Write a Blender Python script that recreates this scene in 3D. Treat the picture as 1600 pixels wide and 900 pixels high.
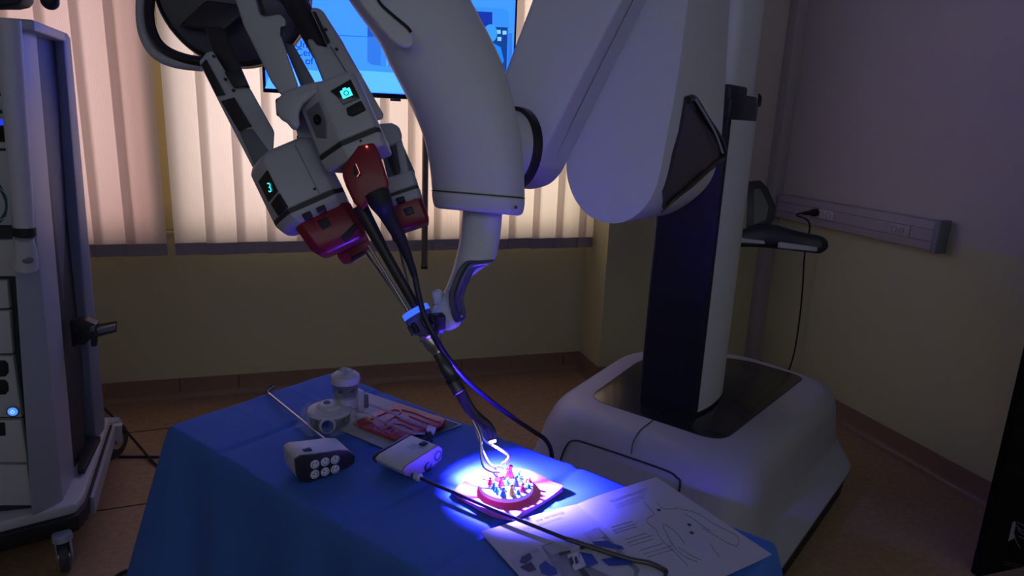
import bpy, bmesh, math, random
from mathutils import Vector, Matrix, Euler
from mathutils.geometry import tessellate_polygon
random.seed(7)
for o in list(bpy.data.objects): bpy.data.objects.remove(o)
SC = bpy.context.scene
COL = SC.collection
V = Vector
# ------------------------------------------------------------------ camera
F = 1055.0; H = 1.5
_p, _y, _r = math.radians(14), math.radians(18), math.radians(2.4)
Fw = V((math.sin(_y)*math.cos(_p), math.cos(_y)*math.cos(_p), -math.sin(_p)))
_rt = V((math.cos(_y), -math.sin(_y), 0)); _up = _rt.cross(Fw)
R = _rt*math.cos(_r) + _up*math.sin(_r); U = _up*math.cos(_r) - _rt*math.sin(_r)
C = V((0, 0, H))
cam = bpy.data.cameras.new('camera'); co = bpy.data.objects.new('camera', cam); COL.objects.link(co)
cam.sensor_fit = 'HORIZONTAL'; cam.sensor_width = 36; cam.lens = F/1600*36; cam.clip_start = .02
co.matrix_world = Matrix(((R.x, U.x, -Fw.x, C.x), (R.y, U.y, -Fw.y, C.y), (R.z, U.z, -Fw.z, C.z), (0, 0, 0, 1)))
SC.camera = co
# ------------------------------------------------------------------ light
SC.view_settings.view_transform = 'Standard'; SC.view_settings.look = 'None'
SC.view_settings.gamma = 1; SC.view_settings.exposure = 0.36; SC.view_settings.use_curve_mapping = False
w = bpy.data.worlds.new('world'); SC.world = w; w.use_nodes = True
w.node_tree.nodes['Background'].inputs[0].default_value = (.78, .86, 1.0, 1)
w.node_tree.nodes['Background'].inputs[1].default_value = .56
def lamp(kind, name, loc, to, power, color, size=None, size_y=None, **kw):
    l = bpy.data.lights.new(name, kind); l.energy = power; l.color = color
    if kind == 'AREA':
        l.shape = 'RECTANGLE'; l.size = size; l.size_y = size_y or size
    for k, v in kw.items(): setattr(l, k, v)
    o = bpy.data.objects.new(name, l); COL.objects.link(o); o.location = loc
    o.rotation_euler = (V(to)-V(loc)).to_track_quat('-Z', 'Y').to_euler()
    return o
YR, XR, TZ = 3.69, 2.735, .78     # rear wall, right wall, table top
# daylight outside the window: added lamps in a row, tinted to colour the slats
for x, wd, pw, c in ((-.98, .62, 11, (1, .45, .38)), (-.36, .5, 12, (1, .80, .74)), (.2, .55, 13, (1, .82, .70)),
                     (.78, .5, 12, (1, .62, .46)), (1.33, .5, 17, (1, .86, .60))):
    lamp('AREA', 'daylight', (x, YR+.62, 1.62), (x, YR, 1.62), pw*.53, c, wd, 1.5)
# ------------------------------------------------------------------ projection helpers (a pixel of the 1600x900 photo onto a real plane)
def ray(px, py): return Fw*F + R*(px-800) - U*(py-450)
def P(px, py, d): return C + ray(px, py)*(d/F)
def onz(px, py, z=TZ):
    d = ray(px, py); return C + d*((z-H)/d.z)
def ony(px, py, y):
    d = ray(px, py); return C + d*(y/d.y)
def onx(px, py, x):
    d = ray(px, py); return C + d*(x/d.x)
def onpl(px, py, p0, n):
    d = ray(px, py); return C + d*((p0-C).dot(n)/d.dot(n))
# ------------------------------------------------------------------ materials
MATS = {}
def mat(name, col, rough=.5, metal=0, emit=None, es=1, bump=0, bscale=200, spec=.5, noise=0, nscale=5, trans=0, coat=0, alpha=1):
    if name in MATS: return MATS[name]
    m = bpy.data.materials.new(name); m.use_nodes = True; nt = m.node_tree
    b = nt.nodes['Principled BSDF']; b.inputs['Base Color'].default_value = (*col, 1)
    b.inputs['Roughness'].default_value = rough; b.inputs['Metallic'].default_value = metal
    b.inputs['Specular IOR Level'].default_value = spec; b.inputs['Coat Weight'].default_value = coat
    b.inputs['Transmission Weight'].default_value = trans; b.inputs['Alpha'].default_value = alpha
    if emit:
        b.inputs['Emission Color'].default_value = (*emit, 1); b.inputs['Emission Strength'].default_value = es
    if noise:
        tc = nt.nodes.new('ShaderNodeTexCoord'); n = nt.nodes.new('ShaderNodeTexNoise'); n.inputs['Scale'].default_value = nscale
        n.inputs['Detail'].default_value = 6
        mr = nt.nodes.new('ShaderNodeMapRange'); mr.inputs['To Min'].default_value = 1-noise; mr.inputs['To Max'].default_value = 1+noise
        mx = nt.nodes.new('ShaderNodeMix'); mx.data_type = 'RGBA'; mx.blend_type = 'MULTIPLY'; mx.inputs[0].default_value = 1
        mx.inputs[6].default_value = (*col, 1)
        nt.links.new(tc.outputs['Object'], n.inputs['Vector']); nt.links.new(n.outputs['Fac'], mr.inputs['Value'])
        nt.links.new(mr.outputs[0], mx.inputs[7]); nt.links.new(mx.outputs[2], b.inputs['Base Color'])
    if bump:
        tc = nt.nodes.new('ShaderNodeTexCoord'); n = nt.nodes.new('ShaderNodeTexNoise'); n.inputs['Scale'].default_value = bscale
        n.inputs['Detail'].default_value = 3
        bp = nt.nodes.new('ShaderNodeBump'); bp.inputs['Strength'].default_value = bump; bp.inputs['Distance'].default_value = .002
        nt.links.new(tc.outputs['Object'], n.inputs['Vector']); nt.links.new(n.outputs['Fac'], bp.inputs['Height'])
        nt.links.new(bp.outputs[0], b.inputs['Normal'])
    MATS[name] = m; return m
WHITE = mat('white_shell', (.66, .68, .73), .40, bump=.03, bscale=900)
BASEW = mat('base_white_shaded', (.46, .46, .50), .42)  # shell white made darker: the shade on the base is in this colour
WHITE2 = mat('light_grey_plastic', (.46, .48, .52), .4)
CARTG = mat('cart_grey_enamel', (.40, .44, .52), .4)
CARTL = mat('cart_light_panel', (.55, .57, .60), .45)
CARTB = mat('cart_blue_grey', (.20, .24, .36), .42)
GREY = mat('mid_grey_plastic', (.16, .17, .20), .45)
DARK = mat('dark_plastic', (.025, .025, .032), .42)
BLACK = mat('black_rubber', (.012, .012, .015), .6)
GLOSS = mat('glossy_black', (.010, .011, .014), .12, coat=.4)
SMOKE = mat('smoked_panel', (.018, .019, .024), .22, coat=.3)
NAVY = mat('column_dark_blue', (.012, .013, .030), .45)
RED = mat('red_plastic', (.24, .008, .022), .35, coat=.15)
METAL = mat('brushed_steel', (.55, .55, .58), .25, 1)
DMETAL = mat('dark_metal', (.12, .12, .13), .38, .9)
BRONZE = mat('bronze_trim', (.10, .07, .05), .35, .6)
CYAN = mat('cyan_display', (.0, .1, .1), .4, emit=(.05, .72, .85), es=1.3)
POWER = mat('blue_button_light', (.0, .05, .3), .4, emit=(.06, .22, 1), es=1.1)
PURP = mat('dark_violet_grip', (.045, .035, .09), .28)
PAPER = mat('white_paper', (.50, .52, .60), .55)
CARDW = mat('white_card', (.42, .44, .48), .6)
INK = mat('dark_ink', (.05, .05, .08), .6)
INKL = mat('pale_ink', (.22, .23, .30), .6)
PINK = mat('pink_silicone', (.80, .16, .20), .45, bump=.15, bscale=60)
FLESH = mat('red_silicone', (.40, .06, .06), .42, bump=.4, bscale=120, noise=.25, nscale=60)
BLUEP = mat('blue_plastic', (.01, .03, .30), .35)
BLUEC = mat('blue_cable', (.022, .016, .055), .35)
CLEAR = mat('clear_plastic', (.86, .88, .92), .12, trans=.85, spec=.4)
ZIP = mat('clear_bag_film', (.8, .83, .9), .15, trans=.0, alpha=.16)
# ------------------------------------------------------------------ mesh builder
class MB:
    def __init__(s): s.v = []; s.f = []
    def add(s, vs, fs):
        k = len(s.v); s.v += [V(p) for p in vs]; s.f += [tuple(i+k for i in f) for f in fs]; return s
    def prism(s, a, b):
        """closed solid between outline a and outline b (same count)"""
        if not isinstance(b, (list, tuple)): b = [p+b for p in a]
        n = len(a); fs = [tuple(range(n))[::-1], tuple(range(n, 2*n))]
        for i in range(n): j = (i+1) % n; fs.append((i, j, n+j, n+i))
        return s.add(list(a)+list(b), fs)
    def box(s, c, sx, sy, sz, M=None):
        M = M or Matrix.Identity(3); c = V(c); vs = []
        for z in (-1, 1):
            for x, y in ((-1, -1), (1, -1), (1, 1), (-1, 1)): vs.append(c + M @ V((x*sx/2, y*sy/2, z*sz/2)))
        return s.add(vs, [(3, 2, 1, 0), (4, 5, 6, 7), (0, 1, 5, 4), (1, 2, 6, 5), (2, 3, 7, 6), (3, 0, 4, 7)])
    def rings(s, rs, cap=True):
        n = len(rs[0]); vs = [p for r in rs for p in r]; fs = []
        for k in range(len(rs)-1):
            for i in range(n): j = (i+1) % n; fs.append((k*n+i, k*n+j, (k+1)*n+j, (k+1)*n+i))
        if cap: fs += [tuple(range(n))[::-1], tuple(range((len(rs)-1)*n, len(rs)*n))]
        return s.add(vs, fs)
    def tube(s, path, r, n=12, cap=True, res=0):
        path = [V(p) for p in path]
        if res: path, r = smooth_path(path, r, res)
        rr = r if isinstance(r, (list, tuple)) else [r]*len(path)
        up = None; rs = []
        for i, p in enumerate(path):
            t = (path[min(i+1, len(path)-1)]-path[max(i-1, 0)]).normalized()
            if up is None: up = t.orthogonal().normalized()
            up = (up-t*up.dot(t)).normalized(); sd = t.cross(up)
            rs.append([p + (up*math.cos(a)+sd*math.sin(a))*rr[i] for a in [2*math.pi*k/n for k in range(n)]])
        return s.rings(rs, cap)
    def lathe(s, prof, o, ax, n=32, cap=True):
        """prof: list of (radius, distance along axis)"""
        ax = V(ax).normalized(); u = ax.orthogonal().normalized(); w_ = ax.cross(u); o = V(o)
        rs = [[o+ax*h+(u*math.cos(a)+w_*math.sin(a))*max(r, 1e-5) for a in [2*math.pi*k/n for k in range(n)]] for r, h in prof]
        return s.rings(rs, cap)
    def ball(s, c, r, n=14, sc=(1, 1, 1)):
        rs = []
        for i in range(1, n):
            ph = math.pi*i/n
            rs.append([V(c)+V((math.sin(ph)*math.cos(a)*r*sc[0], math.sin(ph)*math.sin(a)*r*sc[1], -math.cos(ph)*r*sc[2])) for a in [2*math.pi*k/(2*n) for k in range(2*n)]])
        return s.rings(rs)
    def loft(s, secs, n=40, e=2.4, res=6, cap=True):
        """solid limb through sections (left point, right point, depth thickness)"""
        cs = [((a+b)/2, (b-a)/2, t) for a, b, t in secs]
        if res:
            out = []
            for i in range(len(cs)-1):
                for k in range(res):
                    t = k/res
                    g = [cr(cs[max(i-1, 0)][q], cs[i][q], cs[i+1][q], cs[min(i+2, len(cs)-1)][q], t) for q in range(3)]
                    out.append(g)
            out.append(cs[-1]); cs = out
        rs = []
        for c, h, t in cs:
            hn = h.normalized(); fw = (c-C).normalized(); fw = (fw-hn*fw.dot(hn)).normalized()
            ring = []
            for k in range(n):
                a = 2*math.pi*k/n; ca, sa = math.cos(a), math.sin(a)
                ring.append(c + h*math.copysign(abs(ca)**(2/e), ca) + fw*(t/2)*math.copysign(abs(sa)**(2/e), sa))
            rs.append(ring)
        return s.rings(rs, cap)
    def build(s, name, m, parent=None, bev=0, seg=3, smooth=35, loc=None):
        base = WL.get(parent.name, V((0, 0, 0))) if parent else (V(loc) if loc is not None else (sum(s.v, V((0, 0, 0)))/len(s.v)))
        me = bpy.data.meshes.new(name); me.from_pydata([p-base for p in s.v], [], s.f); me.materials.append(m)
        bm = bmesh.new(); bm.from_mesh(me); bmesh.ops.recalc_face_normals(bm, faces=bm.faces[:])
        big = [f for f in bm.faces if len(f.verts) > 6]
        if bev:
            es = [e for e in bm.edges if len(e.link_faces) == 2 and e.calc_face_angle(0) > math.radians(32)]
            bmesh.ops.bevel(bm, geom=es, offset=bev, segments=seg, profile=.5, affect='EDGES', clamp_overlap=True)
        bm.to_mesh(me); bm.free()
        if smooth:
            me.shade_smooth(); me.set_sharp_from_angle(angle=math.radians(smooth))
        o = bpy.data.objects.new(name, me); COL.objects.link(o)
        if parent: o.parent = parent
        else: o.location = base
        WL[o.name] = base
        return o
WL = {}
def cr(a, b, c, d, t): return b + ((c-a)*(.5*t)) + (a*2-b*5+c*4-d)*(.5*t*t) + (b*3-a-c*3+d)*(.5*t*t*t)
def smooth_path(p, r, res):
    rr = list(r) if isinstance(r, (list, tuple)) else [r]*len(p)
    op, orr = [], []
    for i in range(len(p)-1):
        for k in range(res):
            t = k/res; op.append(cr(p[max(i-1, 0)], p[i], p[i+1], p[min(i+2, len(p)-1)], t)); orr.append(rr[i]*(1-t)+rr[i+1]*t)
    return op+[p[-1]], orr+[rr[-1]]
def tag(o, label=None, cat=None, group=None, kind=None):
    if label: o['label'] = label
    if cat: o['category'] = cat
    if group: o['group'] = group
    if kind: o['kind'] = kind
    return o
def empty(name, loc, label=None, cat=None, group=None):
    o = bpy.data.objects.new(name, None); o.empty_display_size = .05; COL.objects.link(o); o.location = loc
    WL[o.name] = V(loc); return tag(o, label, cat, group)
def text_mb(txt, o, x, y, size, n=None, off=.0006, mb=None):
    cu = bpy.data.curves.new('t', 'FONT'); cu.body = txt; cu.size = size; ob = bpy.data.objects.new('t', cu); COL.objects.link(ob)
    dg = bpy.context.evaluated_depsgraph_get(); me = bpy.data.meshes.new_from_object(ob.evaluated_get(dg))
    x = V(x).normalized(); y = V(y).normalized(); n = n or x.cross(y)
    mb = mb or MB(); mb.add([V(o)+x*v.co.x+y*v.co.y+n*off for v in me.vertices], [tuple(p.vertices) for p in me.polygons])
    bpy.data.objects.remove(ob); bpy.data.meshes.remove(me); bpy.data.curves.remove(cu); return mb
def sheet(pts, n, off=.0006, th=.0008, mb=None):
    """thin printed patch lying on a surface with normal n"""
    mb = mb or MB(); return mb.prism([p+n*off for p in pts], -n*th)
def circ(c, x, y, r, n=24, r2=None): return [c+x*r*math.cos(2*math.pi*k/n)+y*(r2 or r)*math.sin(2*math.pi*k/n) for k in range(n)]

# ================================================================== SETTING
def node_wall():
    m = bpy.data.materials.new('two_tone_wall'); m.use_nodes = True; nt = m.node_tree; b = nt.nodes['Principled BSDF']
    g = nt.nodes.new('ShaderNodeNewGeometry'); sp = nt.nodes.new('ShaderNodeSeparateXYZ'); nt.links.new(g.outputs['Position'], sp.inputs[0])
    gt = nt.nodes.new('ShaderNodeMath'); gt.operation = 'GREATER_THAN'; gt.inputs[1].default_value = 1.05
    nt.links.new(sp.outputs['Z'], gt.inputs[0])
    mx = nt.nodes.new('ShaderNodeMix'); mx.data_type = 'RGBA'; mx.inputs[6].default_value = (.62, .60, .34, 1); mx.inputs[7].default_value = (.62, .56, .50, 1)
    nt.links.new(gt.outputs[0], mx.inputs[0]); nt.links.new(mx.outputs[2], b.inputs['Base Color']); b.inputs['Roughness'].default_value = .55
    n = nt.nodes.new('ShaderNodeTexNoise'); n.inputs['Scale'].default_value = 90; n.inputs['Detail'].default_value = 4
    nt.links.new(g.outputs['Position'], n.inputs['Vector'])
    bp = nt.nodes.new('ShaderNodeBump'); bp.inputs['Strength'].default_value = .12; bp.inputs['Distance'].default_value = .003
    nt.links.new(n.outputs['Fac'], bp.inputs['Height']); nt.links.new(bp.outputs[0], b.inputs['Normal']); return m
WALL = node_wall()
def node_floor():
    m = bpy.data.materials.new('brown_vinyl'); m.use_nodes = True; nt = m.node_tree; b = nt.nodes['Principled BSDF']
    g = nt.nodes.new('ShaderNodeNewGeometry')
    n = nt.nodes.new('ShaderNodeTexNoise'); n.inputs['Scale'].default_value = 40; n.inputs['Detail'].default_value = 8; n.inputs['Roughness'].default_value = .7
    nt.links.new(g.outputs['Position'], n.inputs['Vector'])
    cr_ = nt.nodes.new('ShaderNodeValToRGB'); e = cr_.color_ramp.elements
    e[0].position = .35; e[0].color = (.33, .215, .12, 1); e[1].position = .65; e[1].color = (.46, .31, .18, 1)
    nt.links.new(n.outputs['Fac'], cr_.inputs[0]); nt.links.new(cr_.outputs[0], b.inputs['Base Color'])
    b.inputs['Roughness'].default_value = .38; return m
FLOORM = node_floor()
SKIRT = mat('brown_vinyl_skirting', (.30, .19, .12), .4, noise=.12, nscale=60)
def struct(mb, name, m, **k): o = mb.build(name, m, **k); o['kind'] = 'structure'; return o
ft = MB(); ft.box((.5, 1.5, -.05), 5.4, 6, .1); fl = struct(ft, 'floor', FLOORM, smooth=0)
se = MB()
for y in (1.86, 2.62, 3.3):     # tile seams on the left
    se.box((-.8, y, .0006), 2.6, .006, .0012, Matrix.Rotation(math.radians(4), 3, 'Z'))
s_ = se.build('seam', mat('seam_dark', (.03, .02, .015), .7), fl, smooth=0)
# rear wall with window opening
wx0, wx1, wz0, wz1 = -1.45, 1.6, .90, 2.42
r = MB(); yc = YR+.15
r.box((.2, yc, wz0/2), 5.6, .3, wz0); r.box((.2, yc, (wz1+2.8)/2), 5.6, .3, 2.8-wz1)
r.box(((-2.6+wx0)/2, yc, (wz0+wz1)/2), wx0+2.6, .3, wz1-wz0); r.box(((wx1+3)/2, yc, (wz0+wz1)/2), 3-wx1, .3, wz1-wz0)
struct(r, 'wall_rear', WALL, smooth=0)
r = MB(); r.box((XR+.1, 1.3, 1.4), .2, 5, 2.8); struct(r, 'wall_right', WALL, smooth=0)
r = MB(); r.box(((1.66+XR)/2, 3.4+.145, 1.4), XR-1.66, .29, 2.8); struct(r, 'wall_pillar', WALL, smooth=0)
r = MB(); r.box((.5, 1.5, 2.85), 5.4, 6, .1); struct(r, 'ceiling', mat('ceiling_white', (.5, .5, .5), .8), smooth=0)  # out of view, added for its effect on the light
r = MB(); r.box((.5, -1.55, .85), 5.4, .1, 1.7); struct(r, 'wall_back_light_gap', WALL, smooth=0)  # unseen, added low so world light enters only above it
r = MB(); r.box((-2.25, 1.2, 1.4), .1, 5.4, 2.8); struct(r, 'wall_left', WALL, smooth=0)  # unseen, put in to keep low world light out
# corner duct box, unpainted white
r = MB(); r.box((2.70, 3.365, 1.45), .07, .07, 2.7); struct(r, 'trim_1', mat('duct_white', (.46, .42, .42), .6), bev=.004)
# coved skirting
def skirting(name, a, b, n):
    a, b, n = V(a), V(b), V(n); prof = [(0, .108), (.006, .108), (.007, .03), (.012, .014), (.022, .004), (.04, .0008), (0, .0008)]
    mb = MB(); mb.prism([a+n*d+V((0, 0, z)) for d, z in prof], [b+n*d+V((0, 0, z)) for d, z in prof]); struct(mb, name, SKIRT, smooth=50)
skirting('baseboard_rear', (-2.2, YR, 0), (1.66, YR, 0), (0, -1, 0))
skirting('baseboard_pillar', (1.66, YR, 0), (1.66, 3.4, 0), (-1, 0, 0))
skirting('baseboard_pillar_front', (1.66, 3.4, 0), (2.66, 3.4, 0), (0, -1, 0))
skirting('baseboard_right', (XR, -1, 0), (XR, 3.33, 0), (-1, 0, 0))
j = MB()
for x in (-.62, -.33, .9): j.box((x, YR-.0078, .07), .004, .002, .075)
for p, q in (((1.55, YR-.0078, .06), (.005, .002, .05)),): j.box(p, *q)
jo = j.build('joint_line', mat('joint_dark', (.07, .035, .02), .6), bpy.data.objects['baseboard_rear'], smooth=0)
# window frame behind the blinds
FR = mat('cream_window_frame', (.72, .60, .24), .5)
wf = empty('window_1', ((wx0+wx1)/2, YR+.1, wz0)); wf['kind'] = 'structure'
m_ = MB()
for z in (wz0+.03, wz1-.03): m_.box(((wx0+wx1)/2, YR+.12, z), wx1-wx0, .07, .06)
for x in (wx0+.035, wx1-.035, .5): m_.box((x, YR+.12, (wz0+wz1)/2), .07, .07, wz1-wz0)
m_.box((-.60, YR+.06, (wz0+wz1)/2), .15, .17, wz1-wz0)
m_.build('window_frame', FR, wf, bev=.004)
gm = bpy.data.materials.new('thin_glass'); gm.use_nodes = True; nt = gm.node_tree; nt.nodes.remove(nt.nodes['Principled BSDF'])
tr = nt.nodes.new('ShaderNodeBsdfTransparent'); gl = nt.nodes.new('ShaderNodeBsdfGlossy'); gl.inputs['Roughness'].default_value = .05
mx = nt.nodes.new('ShaderNodeMixShader'); mx.inputs[0].default_value = .06
nt.links.new(tr.outputs[0], mx.inputs[1]); nt.links.new(gl.outputs[0], mx.inputs[2]); nt.links.new(mx.outputs[0], nt.nodes['Material Output'].inputs[0])
for x0, x1 in ((wx0+.07, -.675), (-.525, .465), (.535, wx1-.07)):
    MB().box(((x0+x1)/2, YR+.12, (wz0+wz1)/2), x1-x0, .006, wz1-wz0-.12).build('pane', gm, wf, smooth=0)
MB().box(((wx0+wx1)/2, YR-.0, wz0-.012), wx1-wx0+.02, .05, .02).build('window_sill', FR, wf, bev=.004)
# wall trunking with sockets on the right wall
tz = .135
tk = empty('cable_trunking', (XR-.03, 2.78, 1.0), 'long grey white plastic cable trunking with sockets fixed along the right wall', 'trunking')
TRM = mat('trunking_plastic', (.44, .40, .42), .45)
y0, y1 = 2.25, 3.30
MB().box((XR-.028, (y0+y1)/2, 1.075), .056, y1-y0, tz).build('channel', TRM, tk, bev=.006)
c_ = MB()
for z in (1.048, 1.103): c_.box((XR-.0565, (y0+y1)/2, z), .002, y1-y0-.01, .002)
c_.build('lid_groove', mat('groove', (.16, .15, .16), .6), tk, smooth=0)
MB().box((XR-.031, y0-.012, 1.075), .066, .03, tz+.012).build('end_cap', mat('trunk_cap', (.25, .27, .30), .5), tk, bev=.004)
so = MB().box((XR-.058, 2.905, 1.078), .008, .11, .05).build('socket_plate', mat('socket_white', (.62, .60, .62), .4), tk, bev=.003)
for y in (2.88, 2.93):
    MB().lathe([(.017, 0), (.018, .004), (.014, .005), (.012, .001)], (XR-.062, y, 1.078), (-1, 0, 0), 20).build('socket_well', mat('socket_grey', (.5, .5, .52), .4), so)
sb = MB().box((XR-.058, 2.44, 1.075), .006, .13, .055).build('socket_plate', mat('socket_white2', (.46, .42, .44), .4), tk, bev=.003)
for y in (2.46, 2.42): MB().lathe([(.014, 0), (.015, .003), (.011, .004), (.009, .001)], (XR-.061, y, 1.075), (-1, 0, 0), 20).build('socket_well', TRM, sb)
# plug and power cord
pg = empty('power_plug', (XR-.1, 2.97, 1.08), 'black power plug in the wall trunking with its cord hanging behind the robot base', 'plug')
pl = V((XR-.06, 2.965, 1.082))
MB().lathe([(.019, 0), (.021, .01), (.020, .03), (.013, .04), (.011, .065), (.007, .085)], pl, (-1, .25, -.1), 20).build('plug_body', BLACK, pg)
pe = pl+V((-1, .25, -.1)).normalized()*.08
MB().tube([pe, pe+V((-.03, .01, -.012)), onx(1265, 350, XR-.11), onx(1257, 400, XR-.07), onx(1254, 450, XR-.05), onx(1249, 500, XR-.045), onx(1240, 555, XR-.045), onx(1225, 600, XR-.05), onx(1215, 640, XR-.06)], .0045, 10, res=6).build('power_cord', BLACK, pg)
# ================================================================== BLINDS
def fabric():
    m = bpy.data.materials.new('blind_fabric'); m.use_nodes = True; nt = m.node_tree; nt.nodes.remove(nt.nodes['Principled BSDF'])
    g = nt.nodes.new('ShaderNodeNewGeometry'); w_ = nt.nodes.new('ShaderNodeTexWave'); w_.inputs['Scale'].default_value = 42; w_.bands_direction = 'X'
    w_.inputs['Distortion'].default_value = .6; nt.links.new(g.outputs['Position'], w_.inputs['Vector'])
    ra = nt.nodes.new('ShaderNodeMapRange'); ra.inputs['To Min'].default_value = .90; ra.inputs['To Max'].default_value = 1.0; nt.links.new(w_.outputs['Fac'], ra.inputs['Value'])
    cm = nt.nodes.new('ShaderNodeMix'); cm.data_type = 'RGBA'; cm.blend_type = 'MULTIPLY'; cm.inputs[0].default_value = 1; cm.inputs[6].default_value = (.80, .74, .72, 1)
    nt.links.new(ra.outputs[0], cm.inputs[7])
    d = nt.nodes.new('ShaderNodeBsdfDiffuse'); t = nt.nodes.new('ShaderNodeBsdfTranslucent'); x = nt.nodes.new('ShaderNodeMixShader'); x.inputs[0].default_value = .55
    nt.links.new(cm.outputs[2], d.inputs[0]); nt.links.new(cm.outputs[2], t.inputs[0]); nt.links.new(d.outputs[0], x.inputs[1]); nt.links.new(t.outputs[0], x.inputs[2])
    nt.links.new(x.outputs[0], nt.nodes['Material Output'].inputs[0]); return m
FAB = fabric(); HEM = mat('blind_hem', (.38, .35, .37), .7)
CHN = mat('blind_cord', (.62, .58, .48), .6)
def blind(label, x0, count, pitch, zb):
    b = empty('vertical_blind', (x0+count*pitch/2, YR-.07, 2.5), label, 'blind')
    MB().box((x0+count*pitch/2, YR-.07, 2.52), count*pitch+.05, .05, .045).build('headrail', WHITE2, b, bev=.003)
    wd = pitch*1.30
    for i in range(count):
        sx = x0+i*pitch; n = 5; z0 = zb+random.uniform(-.003, .003); tw = random.uniform(-.006, .006)
        def pt(t, z): return V((sx+wd*t, YR-.09+.016*t+tw*.4*t+.0015*math.sin(math.pi*t), z))
        mb = MB(); vs = []; fs = []
        for z in (z0+.058, 2.5): vs += [pt(k/n, z) for k in range(n+1)]
        fs = [(k, k+1, n+2+k, n+1+k) for k in range(n)]
        mb.add(vs, fs); sl = mb.build('slat', FAB, b, smooth=80)
        hm = MB(); hm.prism([pt(k/n, z0) for k in range(n+1)]+[pt(k/n, z0)+V((0, .003, 0)) for k in range(n, -1, -1)],
                            [pt(k/n, z0+.06) for k in range(n+1)]+[pt(k/n, z0+.06)+V((0, .003, 0)) for k in range(n, -1, -1)])
        hm.build('hem', HEM, sl, smooth=0)
        if i < count-1:
            a, c2 = pt(.55, z0), pt(.55, z0)+V((pitch, 0, 0))
            MB().tube([a, a.lerp(c2, .2)+V((0, 0, -.024)), a.lerp(c2, .5)+V((0, -.006, -.034)), a.lerp(c2, .8)+V((0, 0, -.024)), c2], .0011, 5, res=4).build('bottom_cord', CHN, sl)
    return b
blind('pale vertical blind glowing pink over the left window section', -1.46, 6, .1345, .785)
blind('wide pale vertical blind behind the television, glowing white to yellow', -.575, 16, .1425, .785)
# ================================================================== TELEVISION on ceiling pole
YT = YR-.33
def T(px, py, o=0): return ony(px, py, YT-o)
tvl = T(411, 141); tvr = T(803, 166); topz = tvl.z+.74
tx0, tx1, tz0 = tvl.x, tvr.x, (tvl.z+tvr.z)/2
tv = empty('television', ((tx0+tx1)/2, YT, tz0), 'wall sized flat television glowing blue behind the robot arms', 'television')
MB().box(((tx0+tx1)/2, YT+.03, (tz0+topz)/2), tx1-tx0, .05, topz-tz0).build('casing', GLOSS, tv, bev=.004)
SCRM = mat('screen_blue', (0, .02, .05), .3, emit=(.039, .26, 2.8), es=1.0)
bz = .013
sx0, sx1, sz0, sz1 = tx0+bz, tx1-bz, tz0+.022, topz-bz
SN = V((0, -1, 0))
scr = MB().box(((sx0+sx1)/2, YT+.003, (sz0+sz1)/2), sx1-sx0, .004, sz1-sz0).build('screen', SCRM, tv, smooth=0)
MB().box(((tx0+tx1)/2, YT, tz0-.006), .05, .01, .012).build('sensor', GLOSS, tv, bev=.002)
def em(name, c, s=1): return mat(name, (0, 0, .01), .4, emit=c, es=s)
def scp(pts, m, k=1):
    sheet([T(x, y) for x, y in pts], SN, .0005+.0008*k, .0006).build('screen_image', m, scr, smooth=0)
scp([(640, 146), (803, 157), (803, 126), (560, 110), (568, 118), (470, 108), (425, 105), (414, 138)], em('scr_pale', (.10, .47, 3), .95), 1)
scp([(490, 53), (578, 57), (578, 58.2), (490, 54.4)], em('scr_line', (.01, .13, .45)), 2)
scp([(574, 40), (800, 52), (800, 112), (596, 103), (580, 101), (574, 96)], em('scr_mid', (.03, .20, .85), .8), 2)
scp([(574, 40), (690, 46), (690, 62), (574, 57)], em('scr_deep', (.01, .10, .62), .8), 3)
scp([(595, 70), (690, 76), (690, 80), (604, 103), (595, 102)], em('scr_soft', (.035, .24, .85), .9), 3)
scp([(604, 104), (605.2, 104), (605.2, 60), (604, 60)], em('scr_lite', (.14, .5, 1)), 4)
scp([(700, 8), (786, 14), (793, 18), (795, 26), (793, 140), (700, 136)], em('scr_panel', (.035, .27, .95), .85), 2)
scp([(700, 16), (769, 19), (769, 42), (700, 40)], em('scr_navy', (.005, .035, .42), .8), 3)
scp([(770, 42), (793, 43), (791, 112), (764, 110)], em('scr_navy2', (.006, .05, .30), .8), 3)
for x, y in ((779, 50), (788, 51), (780, 61)): scp([(x-3, y-3), (x+3, y-3), (x+3, y+3), (x-3, y+3)], em('scr_lite2', (.2, .55, 1)), 4)
scp([(766+12*math.cos(a)*.9, 52+14*math.sin(a)) for a in [k*math.pi/8 for k in range(16)]], em('scr_cap', (.04, .30, .95), .9), 5)
scp([(768, 66), (782, 74), (787, 95), (781, 108), (770, 88)], em('scr_gown', (.01, .22, .85), .9), 5)
tm = MB()
for t, x, y in (('Univ', 461, 74), ('Cent', 462, 86.5), ('ay of', 458, 99)): text_mb(t, T(x, y), (1, 0, .0), (0, 0, 1), .045, off=.0035, mb=tm)
tm.build('screen_text', em('scr_ink', (.0, .03, .22), .7), scr, smooth=0)
pa = ony(663, 419, YR-.20)
pm = empty('ceiling_pole', (pa.x, YR-.20, 2.8), 'slim dark metal pole hanging down below the television in front of the blinds', 'pole')
MB().tube([V((pa.x, YR-.2, pa.z)), V((pa.x, YR-.2, 2.8))], .017, 16).build('shaft', mat('pole_grey', (.22, .19, .16), .35, .6), pm)
MB().tube([V((pa.x, YR-.2, pa.z-.002)), V((pa.x, YR-.2, pa.z+.01))], .0185, 16).build('end_ring', BLACK, pm)
MB().box((pa.x, YR-.25, 1.95), .2, .1, .2).build('bracket', DMETAL, pm, bev=.005)

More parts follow.
